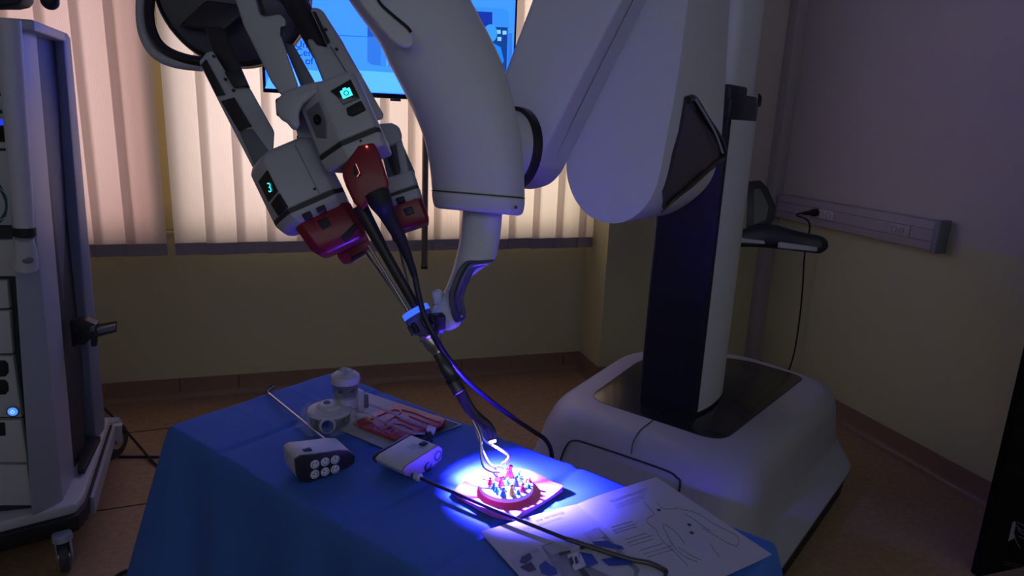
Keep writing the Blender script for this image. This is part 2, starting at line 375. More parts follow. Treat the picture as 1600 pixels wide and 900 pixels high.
# ================================================================== ROBOT (cart, column, booms, arms)
AN = math.radians(34); cu, su = math.cos(AN), math.sin(AN)
def W(u, v, z): return V((u*cu-v*su, u*su+v*cu, z))
def rr(pts, rad, seg=7):
    """rounded polygon in (u,v)"""
    out = []; n = len(pts)
    for i in range(n):
        p = V(pts[i]); a = V(pts[i-1]); b = V(pts[(i+1) % n]); rd = rad[i] if isinstance(rad, (list, tuple)) else rad
        da = (a-p).normalized(); db = (b-p).normalized(); d = min(rd, (a-p).length*.48, (b-p).length*.48)
        s0, s1 = p+da*d, p+db*d
        for k in range(seg+1):
            t = k/seg; out.append(s0*(1-t)**2+p*2*t*(1-t)+s1*t*t)
    return out
def ringz(pts, rad, z): return [W(q.x, q.y, z) for q in rr([V(p) for p in pts], rad)]
RB = empty('surgical_robot', W(2.6, .95, 0), 'large white surgical robot with dark column, bent boom arms and three instrument drives', 'robot')
rad = [.16, .22, .3, .2, .16]
lv = [([(1.93, .555), (3.20, .535), (3.33, 1.1), (2.98, 1.56), (1.93, 1.46)], .185, .18),
      ([(1.945, .56), (3.20, .54), (3.33, 1.1), (2.97, 1.55), (1.945, 1.45)], .20, .18),
      ([(2.00, .575), (3.16, .55), (3.29, 1.1), (2.94, 1.52), (2.00, 1.43)], .33, .17),
      ([(2.035, .59), (3.13, .56), (3.26, 1.09), (2.92, 1.50), (2.035, 1.415)], .385, .16),
      ([(2.065, .615), (3.11, .58), (3.24, 1.09), (2.90, 1.48), (2.065, 1.40)], .412, .15),
      ([(2.10, .65), (3.09, .61), (3.21, 1.08), (2.87, 1.45), (2.10, 1.38)], .423, .14),
      ([(2.185, .74), (3.08, .71), (3.13, 1.05), (2.82, 1.38), (2.185, 1.315)], .426, .10)]
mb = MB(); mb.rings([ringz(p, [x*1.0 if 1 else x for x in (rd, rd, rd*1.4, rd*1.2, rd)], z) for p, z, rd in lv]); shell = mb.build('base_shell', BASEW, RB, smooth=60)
mb = MB(); mb.rings([ringz(p, [rd, rd, rd*1.4, rd*1.2, rd], z) for p, z, rd in (
    ([(1.86, .47), (3.10, .45), (3.24, 1.1), (2.96, 1.58), (1.86, 1.5)], .10, .18),
    ([(1.86, .465), (3.10, .445), (3.24, 1.1), (2.96, 1.58), (1.86, 1.5)], .125, .18),
    ([(1.92, .545), (3.17, .525), (3.30, 1.1), (2.98, 1.56), (1.92, 1.46)], .182, .18))])
mb.build('base_lip', BASEW, RB, smooth=50)
mb = MB(); mb.rings([ringz(p, [rd, rd, rd*1.4, rd*1.2, rd], z) for p, z, rd in (
    ([(1.88, .485), (3.09, .465), (3.2, 1.1), (2.94, 1.55), (1.88, 1.46)], .006, .18),
    ([(1.865, .475), (3.098, .455), (3.235, 1.1), (2.955, 1.575), (1.865, 1.48)], .105, .18))])
mb.build('base_skirt', BLACK, RB, smooth=50)
pn = [(2.19, .745), (3.085, .712), (3.13, 1.05), (2.81, 1.375), (2.19, 1.305)]
mb = MB(); mb.rings([ringz(pn, [.09, .06, .16, .14, .09], z) for z in (.41, .4285)]); top = mb.build('base_top_panel', SMOKE, RB, bev=.002, seg=2)
mb = MB(); mb.tube([W(2.19, 1.01, .4295), W(2.32, 1.02, .4295)], .0015, 6); mb.build('panel_seam', BLACK, top)
mb = MB(); mb.tube([W(2.185, 1.01, .4265), W(2.10, 1.01, .4235), W(2.06, 1.01, .411), W(2.03, 1.008, .385), W(2.015, 1.0, .345)], .002, 6, res=4); mb.build('shell_seam', DARK, shell)
tx0_ = W(2.93, .582, .335); text_mb('da Vinci SP', tx0_, W(1, -.02, 0), V((0, 0, 1))*1+W(0, .12, 0), .03, off=.004).build('printed_name', mat('grey_print', (.22, .23, .26), .5), shell, smooth=0)
# drawer outline on the sloping end face
def face_u(v, z): 
    u_ = 1.945+(z-.20)/.13*.055 if z < .33 else 2.0+(z-.33)/.055*.035
    return W(u_-.003, v, z)
mb = MB(); fr = [(1.27, .21), (1.262, .30), (1.235, .335), (1.15, .342), (.88, .348), (.82, .34), (.80, .32), (.795, .20)]
mb.tube([face_u(v, z) for v, z in fr], .0035, 6, res=5); mb.build('drawer_gap', DARK, shell)
# column
cp = [(2.305, 1.14), (2.315, .905), (2.38, .893), (2.55, .90), (2.70, .95), (2.735, 1.06), (2.6, 1.16)]
mb = MB(); mb.rings([ringz(cp, [.02, .004, .1, .2, .1, .1, .05], z) for z in (.427, 1.615)]); colm = mb.build('column', NAVY, RB, smooth=30)
sp = rr([V(p) for p in [(2.335, .8995), (2.42, .888), (2.56, .893), (2.705, .945), (2.73, 1.0)]], [.001, .1, .15, .08, .001])
ins = [q+V((.0, .012)) for q in sp][::-1]
pts = [W(q.x, q.y, .445) for q in sp+ins]; 
mb = MB(); mb.prism(pts, [p+V((0, 0, 1.085)) for p in pts]); mb.build('column_side_cover', WHITE, RB, smooth=40)
mb = MB(); mb.rings([ringz([(2.36, 1.11), (2.37, .925), (2.55, .915), (2.69, .96), (2.70, 1.10)], .05, z) for z in (1.60, 2.6)]); mb.build('lift_sleeve', WHITE, RB, smooth=40)
# dark collar curling up at its rear edge
mb = MB(); cps = [(2.303, 1.145), (2.312, .900), (2.38, .888), (2.55, .895), (2.715, .945), (2.75, 1.06), (2.6, 1.17)]
mb.rings([ringz(cps, [.02, .01, .1, .2, .1, .1, .05], z) for z in (1.53, 1.60)])
colr = mb.build('column_collar', NAVY, RB, bev=.006)
mb = MB(); mb.tube([W(2.722, .95, 1.59), W(2.728, .95, 1.618), W(2.722, .95, 1.628), W(2.70, .945, 1.632)], [.010, .009, .006, .004], 10, res=4); mb.build('collar_hook', NAVY, colr)
mb = MB(); mb.prism([W(2.312, 1.13, 1.59), W(2.312, .905, 1.59), W(2.312, .905, 1.645), W(2.312, 1.13, 1.66)], W(.16, 0, 0)); mb.build('collar_rise', NAVY, colr, bev=.01)
# touchpad and handlebar behind the column
dt = 2.96
tp = MB().prism([P(x, y, dt) for x, y in ((1168, 283), (1188, 281), (1199, 292), (1212, 322), (1209, 345), (1196, 358), (1166, 362))], [P(x, y, dt+.06) for x, y in ((1168, 288), (1188, 286), (1199, 296), (1211, 324), (1208, 342), (1195, 355), (1166, 360))]).build('touchpad', DARK, RB, bev=.008)
MB().prism([P(x, y, dt-.002) for x, y in ((1178, 296), (1188, 295), (1201, 322), (1197, 343), (1178, 350))], Fw*.004).build('touchpad_screen', mat('pad_glass', (.03, .032, .04), .3), tp, smooth=0)
hb = MB().loft([(P(1150, 362, dt-.02), P(1150, 386, dt-.02), .06), (P(1180, 352, dt-.02), P(1178, 386, dt-.02), .07), (P(1205, 350, dt-.04), P(1205, 388, dt-.04), .07), (P(1250, 362, dt-.1), P(1250, 393, dt-.1), .05), (P(1280, 368, dt-.12), P(1278, 396, dt-.12), .05), (P(1291, 374, dt-.12), P(1289, 392, dt-.12), .04), (P(1294, 380, dt-.12), P(1294, 386, dt-.12), .02)], 24, 2.6).build('handlebar', DARK, RB)
MB().prism([P(x, y, dt-.155) for x, y in ((1220, 378), (1277, 386), (1277, 393), (1219, 387))], Fw*.03).build('handle_insert', WHITE2, hb, bev=.002)
MB().prism([P(x, y, dt-.10) for x, y in ((1160, 372), (1194, 376), (1196, 381), (1160, 379))], Fw*.08).build('handle_insert', WHITE2, hb, bev=.002)
# shoulder boom (largest lozenge)
dF, dB = 1.86, 2.20
Fp = [(1090, -120), (1075, 0), (1059, 120), (1041, 220), (1030, 275), (1018, 308), (996, 335), (965, 349), (930, 343), (903, 319), (888, 285), (885, 252), (893, 222), (1002, -10), (1045, -120)]
Bp = [(1153, -120), (1141, 0), (1134, 120), (1128, 210), (1123, 247), (1111, 281), (1088, 308), (1048, 333), (1010, 338), (985, 320), (970, 290), (965, 260), (970, 230), (1060, -10), (1095, -120)]
def dense(pts, k=4):
    v = [V((x, y)) for x, y in pts]; n = len(v); return [cr(v[i-1], v[i], v[(i+1) % n], v[(i+2) % n], t/k) for i in range(n) for t in range(k)]
boom = MB().prism([P(q.x, q.y, dF) for q in dense(Fp)], [P(q.x, q.y, dB) for q in dense(Bp)]).build('shoulder_boom', WHITE, RB, bev=.012, seg=4, smooth=40)
def proj(p):
    v = p-C; z = v.dot(Fw); return 800+F*v.dot(R)/z, 450-F*v.dot(U)/z
_dF, _dB = dense(Fp, 6), dense(Bp, 6)
_ruled = [(P(a_.x, a_.y, dF), P(b_.x, b_.y, dB)) for a_, b_ in zip(_dF[:60], _dB[:60])]
def side(px, py, off=.004):   # the point of the boom's side face seen at this pixel, moved outwards by off
    best = None
    for i, (a_, b_) in enumerate(_ruled):
        for k in range(25):
            q_ = a_.lerp(b_, k/24); x_, y_ = proj(q_); e_ = (x_-px)**2+(y_-py)**2
            if best is None or e_ < best[0]: best = (e_, i, k/24, q_)
    _, i, t, q_ = best; j_ = min(i+1, 59); i0_ = max(i-1, 0)
    n_ = (_ruled[j_][0]-_ruled[i0_][0]).cross(_ruled[i][1]-_ruled[i][0]).normalized()
    if n_.dot(C-q_) < 0: n_ = -n_
    return q_+n_*off
pnl = [(1069, 158), (1084, 166), (1103, 190), (1117, 218), (1122, 241), (1098, 262), (1060, 298), (1034, 324), (1036, 300), (1042, 275), (1050, 240), (1060, 200)]
bp = MB().prism([side(x, y, .010) for x, y in pnl], [side(x, y, -.012) for x, y in pnl]).build('boom_side_panel', mat('boom_panel_dark', (.035, .036, .042), .3, coat=.3), RB, smooth=20)
MB().tube([side(x, y, .012) for x, y in ((1068, 152), (1078, 158), (1098, 180), (1114, 208), (1124, 238), (1121, 246))], .011, 12, res=5).build('panel_rim', GLOSS, bp)
MB().tube([side(x, y, .012) for x, y in ((1121, 246), (1098, 267), (1075, 288), (1052, 308), (1030, 328))], [.010, .009, .008, .006, .002], 12, res=5).build('panel_rim', BRONZE, bp)
MB().tube([side(x, y, .0225) for x, y in ((1074, 159), (1094, 180), (1109, 208), (1119, 236))], .0035, 8, res=5).build('rim_groove', WHITE2, bp)
# elbow link
gF, gB = 1.62, 1.86
Fp = [(1035, -120), (972, 0), (905, 130), (850, 240), (838, 258), (818, 270), (790, 268), (765, 245), (755, 205), (788, 116), (832, 0), (878, -120)]
Bp = [(1076, -120), (1012, 0), (948, 128), (889, 248), (876, 272), (856, 290), (822, 296), (798, 280), (790, 240), (808, 130), (850, 0), (896, -120)]
el = MB().prism([P(q.x, q.y, gF) for q in dense(Fp)], [P(q.x, q.y, gB) for q in dense(Bp)]).build('elbow_link', WHITE, RB, bev=.010, seg=4, smooth=40)
MB().tube([P(1024, -120, 1.68)+R*.0, P(989, 0, 1.70), P(925, 128, 1.71), P(868, 245, 1.73)], .0012, 6).build('link_seam', GREY, el)
# joint ring between elbow and upper arm
jc = P(796, 232, 1.60); ja = (R*.80+Fw*.6+U*.02).normalized()
MB().lathe([(.086, -.14), (.088, 0), (.088, .012)], jc-ja*.01, ja, 48).build('joint_drum', WHITE, RB)
MB().lathe([(.090, 0), (.098, .002), (.098, .020), (.090, .022)], jc+ja*.002, ja, 56).build('joint_ring', mat('ring_dark', (.04, .036, .036), .3, .5), RB)
# curved upper arm
UA = [((455, -110), (690, -110), .24), ((520, -40), (715, -40), .24), ((562, 20), (746, 20), .24), ((594, 65), (768, 62), .235), ((613, 105), (787, 105), .23), ((637, 152), (800, 150), .225), ((660, 205), (812, 205), .215), ((672, 255), (818, 258), .205), ((676, 296), (820, 308), .195)]
ua = MB().loft([(P(*a, 1.47-.00010*(300-a[1])), P(*b, 1.47-.00010*(300-b[1])), t) for a, b, t in UA], 48, 2.5).build('upper_arm', WHITE, RB, smooth=60)
MB().loft([(P(678, 295.5, 1.47), P(818, 307.5, 1.47), .186), (P(676, 300, 1.47), P(820, 312, 1.47), .192), (P(677, 312, 1.47), P(819, 325, 1.47), .186), (P(680, 322, 1.47), P(816, 334, 1.47), .178), (P(687, 326, 1.47), P(810, 337, 1.47), .165)], 48, 2.5, res=3).build('arm_end_cap', WHITE, RB, smooth=60)
MB().loft([(P(675.2, 296.8, 1.47), P(820.8, 308.8, 1.47), .1965), (P(675.2, 298.4, 1.47), P(820.8, 310.4, 1.47), .1965)], 48, 2.5, res=1).build('arm_seam', DARK, ua, smooth=60)
MB().lathe([(.0035, -.004), (.0035, .002)], P(806, 324, 1.395), Fw, 12).build('cap_screw', DARK, ua)
# rounded side lobe of the arm
lob = [(545, -60), (560, 0), (583, 31), (610, 62), (630, 75), (643, 72), (645, 58), (634, 40), (606, 16), (590, -8), (580, -60)]
lb = MB().prism([P(q.x, q.y, 1.285) for q in dense(lob, 3)], [P(q.x, q.y, 1.40) for q in dense(lob, 3)]).build('arm_lobe', WHITE, RB, bev=.012, seg=4, smooth=50)
MB().tube([P(x, y, 1.284) for x, y in ((580, -30), (592, 2), (612, 22), (636, 42), (642, 50))], .003, 8, res=4).build('lobe_seam', BLACK, lb)
# wrist and grip
wr = [(724, 326), (785, 333), (782, 365), (776, 398), (773, 407), (751, 411), (735, 413), (722, 425), (712, 450), (706, 470), (708, 492), (716, 501), (721, 506), (707, 514), (692, 516), (681, 500), (675, 485), (685, 472), (697, 450), (709, 421), (719, 372)]
def slab(pts, d, th, name, m, par, bev=.01, k=0, **kw):
    q = dense(pts, k) if k else [V(p) for p in pts]
    return MB().prism([P(a.x, a.y, d) for a in q], [P(a.x, a.y, d+th) for a in q]).build(name, m, par, bev=bev, **kw)
ws = MB().loft([(P(*a, dd), P(*b, dd), t) for a, b, dd, t in (((724, 322), (785, 328), 1.47, .085), ((721, 350), (783, 356), 1.47, .085), ((718, 378), (779, 384), 1.46, .08), ((711, 408), (772, 406), 1.455, .07), ((704, 432), (738, 432), 1.44, .06), ((694, 455), (722, 462), 1.43, .055), ((682, 474), (716, 488), 1.42, .055), ((676, 488), (720, 505), 1.41, .05), ((684, 506), (708, 515), 1.405, .035), ((692, 516), (698, 517), 1.40, .01))], 36, 2.6, res=5).build('wrist', WHITE, RB, smooth=60)
slab([(773, 406), (757, 415), (743, 421), (733, 440), (724, 465), (728, 487), (727, 498), (719, 503), (709, 500), (701, 465), (706, 445), (716, 421), (729, 408), (750, 407)], 1.385, .05, 'grip', PURP, ws, bev=.008, k=3, smooth=50)
MB().tube([P(x, y, 1.383) for x, y in ((762, 411), (738, 414), (729, 424), (719, 446), (714, 465), (717, 486))], [.003, .006, .007, .008, .007, .004], 10, res=5).build('grip_ridge', mat('grip_ridge', (.08, .065, .14), .25), ws)
slab([(674, 457), (684, 451), (692, 455), (690, 470), (679, 477)], 1.40, .03, 'wrist_tab', WHITE, ws, bev=.004)
MB().ball(P(721, 494, 1.383), .003, 6).build('grip_screw', METAL, ws)
# hub (turntable) carrying the instrument rails
nh = (-Fw*.93+U*-.28+R*.16).normalized(); hc = P(362, -18, 1.60)
hub = MB().lathe([(.150, -.10), (.172, -.06), (.178, -.02), (.176, .0), (.168, .006)], hc, nh, 64).build('hub', mat('hub_black', (.014, .012, .012), .14, coat=.5), RB, smooth=50)
MB().lathe([(.164, 0), (.164, .009), (.158, .010)], hc, nh, 64).build('hub_underside', mat('hub_under', (.07, .068, .08), .4), hub)
MB().lathe([(.160, -.045), (.1785, -.042), (.1815, -.03), (.178, -.018), (.160, -.015)], hc, nh, 64).build('hub_trim', BRONZE, hub)
hx = nh.cross(V((0, 0, 1))).normalized()*-1; hy = nh.cross(hx)
se = MB()
for a, b in (((-.05, .12), (.13, .06)), ((.0, .0), (.06, -.12)), ((.0, .04), (.14, -.04))):
    se.tube([hc+nh*.0105+hx*a[0]+hy*a[1], hc+nh*.0105+hx*b[0]+hy*b[1]], .0012, 6)
se.build('hub_seam', BLACK, hub)
MB().tube([P(x, y, d) for x, y, d in ((245, -70, 1.62), (226, -30, 1.6), (221, 20, 1.58), (227, 58, 1.56), (245, 85, 1.55), (275, 98, 1.54), (315, 103, 1.54))], .0125, 16, res=6).build('hub_handle', WHITE2, hub)
MB().tube([P(x, y, d) for x, y, d in ((254, -60, 1.60), (238, -20, 1.575), (233, 20, 1.56), (240, 55, 1.545), (258, 78, 1.535), (290, 92, 1.53), (330, 98, 1.53))], .0115, 16, res=6).build('hub_handle_pad', GLOSS, hub)
# --- left rail
slab([(318, 38), (350, 44), (392, 140), (360, 150), (340, 100)], 1.47, .05, 'rail', DARK, RB, bev=.005)
slab([(322, 0), (395, 10), (350, 50), (278, 42)], 1.55, .05, 'rail_mount', DARK, RB, bev=.01)
lr = slab([(311, 97), (322, 83), (332, 79), (366, 134), (391, 138), (429, 206), (427, 238), (408, 268), (396, 264), (345, 165)], 1.42, .045, 'rail_carriage', WHITE2, RB, bev=.005)
slab([(314, 101), (322, 92), (352, 148), (338, 150)], 1.413, .01, 'carriage_slot', BLACK, lr, bev=.001)
slab([(345, 158), (366, 152), (392, 196), (374, 206)], 1.413, .01, 'carriage_slot', BLACK, lr, bev=.001)
slab([(374, 206), (394, 201), (424, 242), (400, 264)], 1.414, .012, 'carriage_plate', GREY, lr, bev=.002)
slab([(350, 112), (378, 108), (388, 134), (366, 138)], 1.408, .014, 'cable_sleeve', DARK, lr, bev=.003)
for x, y in ((334, 88), (352, 124), (365, 141), (390, 196)): MB().lathe([(.003, -.002), (.003, .003)], P(x, y, 1.415), Fw, 10).build('screw', BLACK, lr)
# --- centre rails
cr1 = slab([(362, -20), (396, -20), (406, 22), (414, 26), (438, 22), (447, 32), (446, 44), (439, 56), (467, 136), (440, 150), (424, 128), (380, 38)], 1.38, .05, 'rail_carriage', WHITE2, RB, bev=.006)
slab([(396, -20), (402, -20), (416, 22), (410, 24)], 1.374, .01, 'carriage_slot', BLACK, cr1, bev=.001)
slab([(438, 42), (448, 40), (444, 58), (438, 56)], 1.375, .03, 'carriage_slot', DARK, cr1, bev=.002)
slab([(442, 66), (459, 70), (493, 130), (472, 140)], 1.42, .035, 'rail', GREY, RB, bev=.004)
MB().tube([P(448, -20, 1.47), P(505, 80, 1.45)], .026, 20).build('rail', DARK, RB)
cr2 = slab([(484, 14), (492, 11), (504, 16), (536, 66), (540, 74), (599, 178), (599, 186), (576, 192), (548, 126), (508, 136), (479, 62), (488, 60), (494, 70), (512, 74)], 1.42, .06, 'rail_carriage', WHITE2, RB, bev=.006)
slab([(488, 18), (493, 18), (516, 66), (511, 69)], 1.415, .01, 'carriage_slot', BLACK, cr2, bev=.001)
MB().tube([P(516, 72, 1.417), P(552, 130, 1.417), P(576, 190, 1.417)], .0008, 5).build('carriage_seam', DARK, cr2)
for x, y in ((509, 46), (526, 77), (553, 126), (581, 174)): MB().lathe([(.003, -.002), (.003, .003)], P(x, y, 1.418), Fw, 10).build('screw', BLACK, cr2)
# --- instrument drives: a local frame (r right in view, c towards the camera, a along the axis)
class Fr:
    def __init__(s, S, E, twist=0):
        s.o = S; s.a = (E-S).normalized(); c = (C-S).normalized(); s.c = (c-s.a*c.dot(s.a)).normalized(); s.r = s.c.cross(s.a)
        if s.r.dot(R) < 0: s.r = -s.r
        if twist:
            q = Matrix.Rotation(math.radians(twist), 3, s.a); s.c = q @ s.c; s.r = q @ s.r
    def __call__(s, r_, c_, a_): return s.o + s.r*r_ + s.c*c_ + s.a*a_
    def body(s, prof, secs):
        return MB().rings([[s(x*k+dx, y*k, a_) for x, y in prof] for a_, k, dx in secs])
# drive 3, front left
f3 = Fr(P(447, 238, 1.40), P(503, 350, 1.40))
prof3 = [(-.082, -.050), (-.086, .000), (-.074, .022), (-.047, .052), (.050, .052), (.070, .034), (.074, -.05), (.05, -.06), (-.06, -.06)]
d3 = f3.body(prof3, ((-.006, .72, .004), (.004, .90, .002), (.016, .98, 0), (.122, 1.0, 0))).build('instrument_drive', WHITE2, RB, bev=.004)
d3['label'] = 'drive with the glowing number 3'
f3.body(prof3, ((.122, .99, 0), (.131, .99, 0))).build('band', DARK, d3)
f3.body(prof3, ((.131, 1.0, 0), (.150, .93, .002), (.158, .80, .004))).build('collar', WHITE2, d3, bev=.003)
# display on the slanted left face
e1 = V((-.074, .022, 0)); e2 = V((-.047, .052, 0))
def f3l(t, a_, off=.001):
    x = e1.x+(e2.x-e1.x)*t; y = e1.y+(e2.y-e1.y)*t; nx, ny = -(e2.y-e1.y), (e2.x-e1.x); L = math.hypot(nx, ny); return f3(x+nx/L*off, y+ny/L*off, a_)
MB().prism([f3l(t, a_, .0015) for t, a_ in ((.0, .04), (.95, .035), (.95, .082), (.0, .086))], [f3l(t, a_, -.003) for t, a_ in ((.0, .04), (.95, .035), (.95, .082), (.0, .086))]).build('display', GLOSS, d3, smooth=0)
nx = (f3l(1, 0)-f3l(0, 0)).normalized(); n3 = (f3l(0, 0, .01)-f3l(0, 0, 0)).normalized()
xd = (R*.94+U*.1); xd = (xd-n3*xd.dot(n3)).normalized(); yd = n3.cross(xd)
text_mb('3', f3l(.36, .071, .002), xd, yd, .027, n=n3, off=.001).build('digit', CYAN, d3, smooth=0)
MB().prism([f3l(t, a_, .004) for t, a_ in ((.1, .092), (1.0, .086), (1.1, .12), (.2, .122))], [f3l(t, a_, -.003) for t, a_ in ((.1, .092), (1.0, .086), (1.1, .12), (.2, .122))]).build('button', BLACK, d3, bev=.003)
MB().tube([f3(.022, .0525, .01), f3(.022, .0525, .12)], .0007, 5).build('seam', GREY, d3)
MB().lathe([(.003, -.002), (.003, .001)], f3(.018, .052, .107), f3.c, 10).build('screw', BLACK, d3)
# camera drive, centre
f0 = Fr(P(528, 132, 1.33), P(574, 238, 1.33))
prof0 = [(-.038, .040), (.032, .044), (.040, .030), (.046, -.06), (-.06, -.06), (-.088, .000)]
d0 = f0.body(prof0, ((-.004, .90, 0), (.006, .98, 0), (.1, 1, 0), (.118, 1.02, 0))).build('instrument_drive', WHITE2, RB, bev=.005)
d0['label'] = 'camera drive with the glowing camera symbol'
f0.body(prof0, ((.118, 1.01, 0), (.127, 1.01, 0))).build('band', DARK, d0)
f0.body(prof0, ((.127, 1.03, 0), (.150, 1.0, 0), (.156, .93, 0))).build('collar', WHITE2, d0, bev=.003)
def q0(r_, a_, off=0): 
    t = (r_+.038)/.07; return f0(r_, .040+.004*t+off, a_)
def patch(fn, pts, o1, o2): return MB().prism([fn(x, y, o1) for x, y in pts], [fn(x, y, o2) for x, y in pts])
patch(q0, ((-.018, .022), (.026, .016), (.028, .056), (-.006, .056), (-.010, .040)), .0015, -.003).build('display', GLOSS, d0, bev=.001)
ic = [(-.002, .030), (.004, .030), (.005, .027), (.011, .027), (.012, .030), (.018, .030), (.018, .046), (-.002, .046)]
patch(q0, ic, .0025, .001).build('camera_symbol', CYAN, d0, smooth=0)
MB().lathe([(.005, 0), (.005, .001), (.0035, .001), (.0035, 0)], q0(.008, .038, .0022), f0.c, 20).build('symbol_lens', GLOSS, d0)
patch(q0, ((-.004, .064), (.028, .061), (.030, .082), (.002, .084), (-.006, .078)), .004, -.003).build('button', BLACK, d0, bev=.003)
# recessed side with the round triangle badge
sN = (f0(-.088, 0, 0)-f0(-.038, .04, 0)).normalized(); sn = f0.a.cross(sN); sn = sn if sn.dot(C-f0.o) > 0 else -sn
def q0s(t, a_, off=0): return f0(-.038, .04, a_)+sN*t+sn*off
patch(q0s, ((.010, .030), (.050, .030), (.052, .085), (.030, .098), (.012, .070)), .002, -.003).build('side_plate', GREY, d0, bev=.002)
MB().lathe([(.0105, 0), (.0105, .001), (.0085, .001), (.0085, 0)], q0s(.030, .058, .002), sn, 28).build('badge_ring', BLACK, d0)
patch(q0s, ((.030, .052), (.035, .062), (.025, .062)), .004, .001).build('badge_triangle', BLACK, d0, smooth=0)
# white clamp bracket wrapping the drive
cb = slab([(430, 172), (432, 156), (445, 143), (475, 132), (515, 124), (549, 123), (553, 136), (520, 139), (492, 149), (474, 163), (466, 180), (470, 198), (460, 206), (448, 192), (438, 187)], 1.29, .16, 'clamp_bracket', WHITE2, RB, bev=.008, smooth=45)
slab([(430, 155), (440, 150), (444, 182), (432, 182)], 1.31, .1, 'latch', DARK, cb, bev=.004)
MB().ball(P(437, 166, 1.305), .003, 6).build('latch_screw', METAL, cb)
# lower link left of the camera drive
slab([(456, 176), (466, 160), (486, 150), (516, 236), (500, 243), (470, 232)], 1.375, .07, 'link_arm', WHITE2, RB, bev=.005)
slab([(463, 214), (468, 206), (485, 238), (473, 236)], 1.39, .03, 'link_pad', BLACK, RB, bev=.003)
# rear right drive
slab([(588, 194), (612, 192), (624, 198), (629, 214), (626, 225), (600, 232), (592, 222)], 1.46, .07, 'rail_carriage', WHITE2, RB, bev=.008)
rc = slab([(592, 222), (626, 218), (648, 268), (650, 292), (610, 296)], 1.47, .06, 'rail', GREY, RB, bev=.006)
slab([(618, 222), (628, 218), (638, 262), (638, 276), (625, 278), (625, 264)], 1.455, .03, 'cable_guide', WHITE2, rc, bev=.003)
slab([(600, 232), (612, 230), (630, 280), (620, 284)], 1.462, .02, 'groove', DARK, rc, bev=.001)
f2 = Fr(P(622, 278, 1.47), P(640, 330, 1.47))
prof2 = [(-.055, .040), (.030, .042), (.036, .030), (.036, -.04), (-.055, -.04)]
d2 = f2.body(prof2, ((0, .95, 0), (.006, 1, 0), (.035, 1, 0))).build('instrument_drive', WHITE2, RB, bev=.004)
d2['label'] = 'rear right drive'
f2.body(prof2, ((.035, .99, 0), (.041, .99, 0))).build('band', DARK, d2)
f2.body(prof2, ((.041, 1.01, 0), (.060, .98, 0), (.064, .9, 0))).build('collar', WHITE2, d2, bev=.003)
# entry clamp holding the cannula
ec = MB().tube([P(690, 512, 1.40), P(672, 508, 1.385)], .014, 14).build('entry_clamp', DARK, RB)
MB().box(P(686, 502, 1.375), .022, .03, .03).build('clamp_lever', BLACK, ec, bev=.003)

# ================================================================== INSTRUMENTS held by the drives
def P3(pts): return [P(*p) for p in pts]
# front left instrument (red housing on drive 3)
i3 = empty('instrument', f3(.0, 0, .158), 'red housed surgical instrument clipped into the front left drive marked 3', 'surgical instrument', 'instruments on the robot')
rp = [(-.040, .044), (.052, .044), (.066, .030), (.068, -.04), (-.05, -.04), (-.055, .028)]
h3 = f3.body(rp, ((.150, .92, .006), (.158, 1.0, .004), (.212, .96, .010), (.226, .86, .014), (.232, .74, .016))).build('housing', RED, i3, bev=.003)
patch(lambda x, y, o: f3(x, .044+o, y), ((-.006, .166), (.014, .166), (.016, .185), (-.004, .187)), .003, -.002).build('release_button', BLACK, h3, bev=.002)
patch(lambda x, y, o: f3(x, .044+o, y), ((.022, .214), (.060, .200), (.062, .212), (.026, .228)), .001, -.02).build('vent', BLACK, h3, bev=.002)
for rr0 in (-.03, .0): MB().box(f3(rr0+.012, .050, .150), .018, .018, .012, Matrix((f3.r, f3.c, f3.a)).transposed()).build('latch', BLACK, h3, bev=.002)
MB().tube(P3(((576, 383, 1.385), (642, 492, 1.37), (668, 540, 1.36))), .0035, 12).build('shaft', METAL, i3)
# camera endoscope (red adapter, black boot, cable)
i0 = empty('endoscope', f0(0, 0, .156), 'red adapter endoscope in the centre drive with black tapering cable boot', 'endoscope')
ep = [(-.034, .036), (.024, .038), (.030, .026), (.030, -.03), (-.05, -.03), (-.055, .004)]
h0 = slab([(559, 226), (585, 222), (593, 240), (609, 289), (597, 308), (581, 309), (566, 331), (553, 317), (541, 292), (534, 272), (547, 242)], 1.285, .07, 'housing', RED, i0, bev=.007, seg=3, smooth=40)
MB().box(P(572, 224, 1.30), .028, .02, .016).build('connector', BLACK, h0, bev=.003)
slab([(552, 262), (556, 258), (563, 268), (560, 276), (553, 272)], 1.277, .01, 'release_button', BLACK, h0, bev=.001)
MB().ball(P(573, 229, 1.28), .0025, 6).build('status_light', mat('small_light', (.5, .1, .1), .4, emit=(1, .25, .2), es=1), h0)
MB().tube([P(x, y, 1.276) for x, y in ((556, 256), (562, 270), (558, 276))], .0007, 5).build('light_line', mat('pink_line', (.9, .3, .3), .4, emit=(1, .35, .3), es=.6), h0)
MB().tube(P3(((588, 302, 1.30), (596, 318, 1.30), (606, 336, 1.31), (625, 372, 1.32), (640, 408, 1.33), (648, 432, 1.335))), [.026, .022, .0165, .0125, .008, .0062], 20, res=4).build('cable_boot', BLACK, i0)
MB().tube(P3(((648, 430, 1.335), (655, 465, 1.33), (666, 500, 1.325), (690, 545, 1.34), (725, 590, 1.42), (765, 625, 1.52), (805, 655, 1.62), (835, 675, 1.70), (853, 688, 1.74), (862, 710, 1.77), (864, 760, 1.77), (862, 830, 1.77))), .0058, 12, res=6).build('cable', BLUEC, i0)
MB().tube(P3(((562, 322, 1.34), (600, 392, 1.345), (650, 480, 1.35), (664, 508, 1.35))), [.016, .011, .0095, .0085], 16, res=3).build('shaft', DARK, i0)
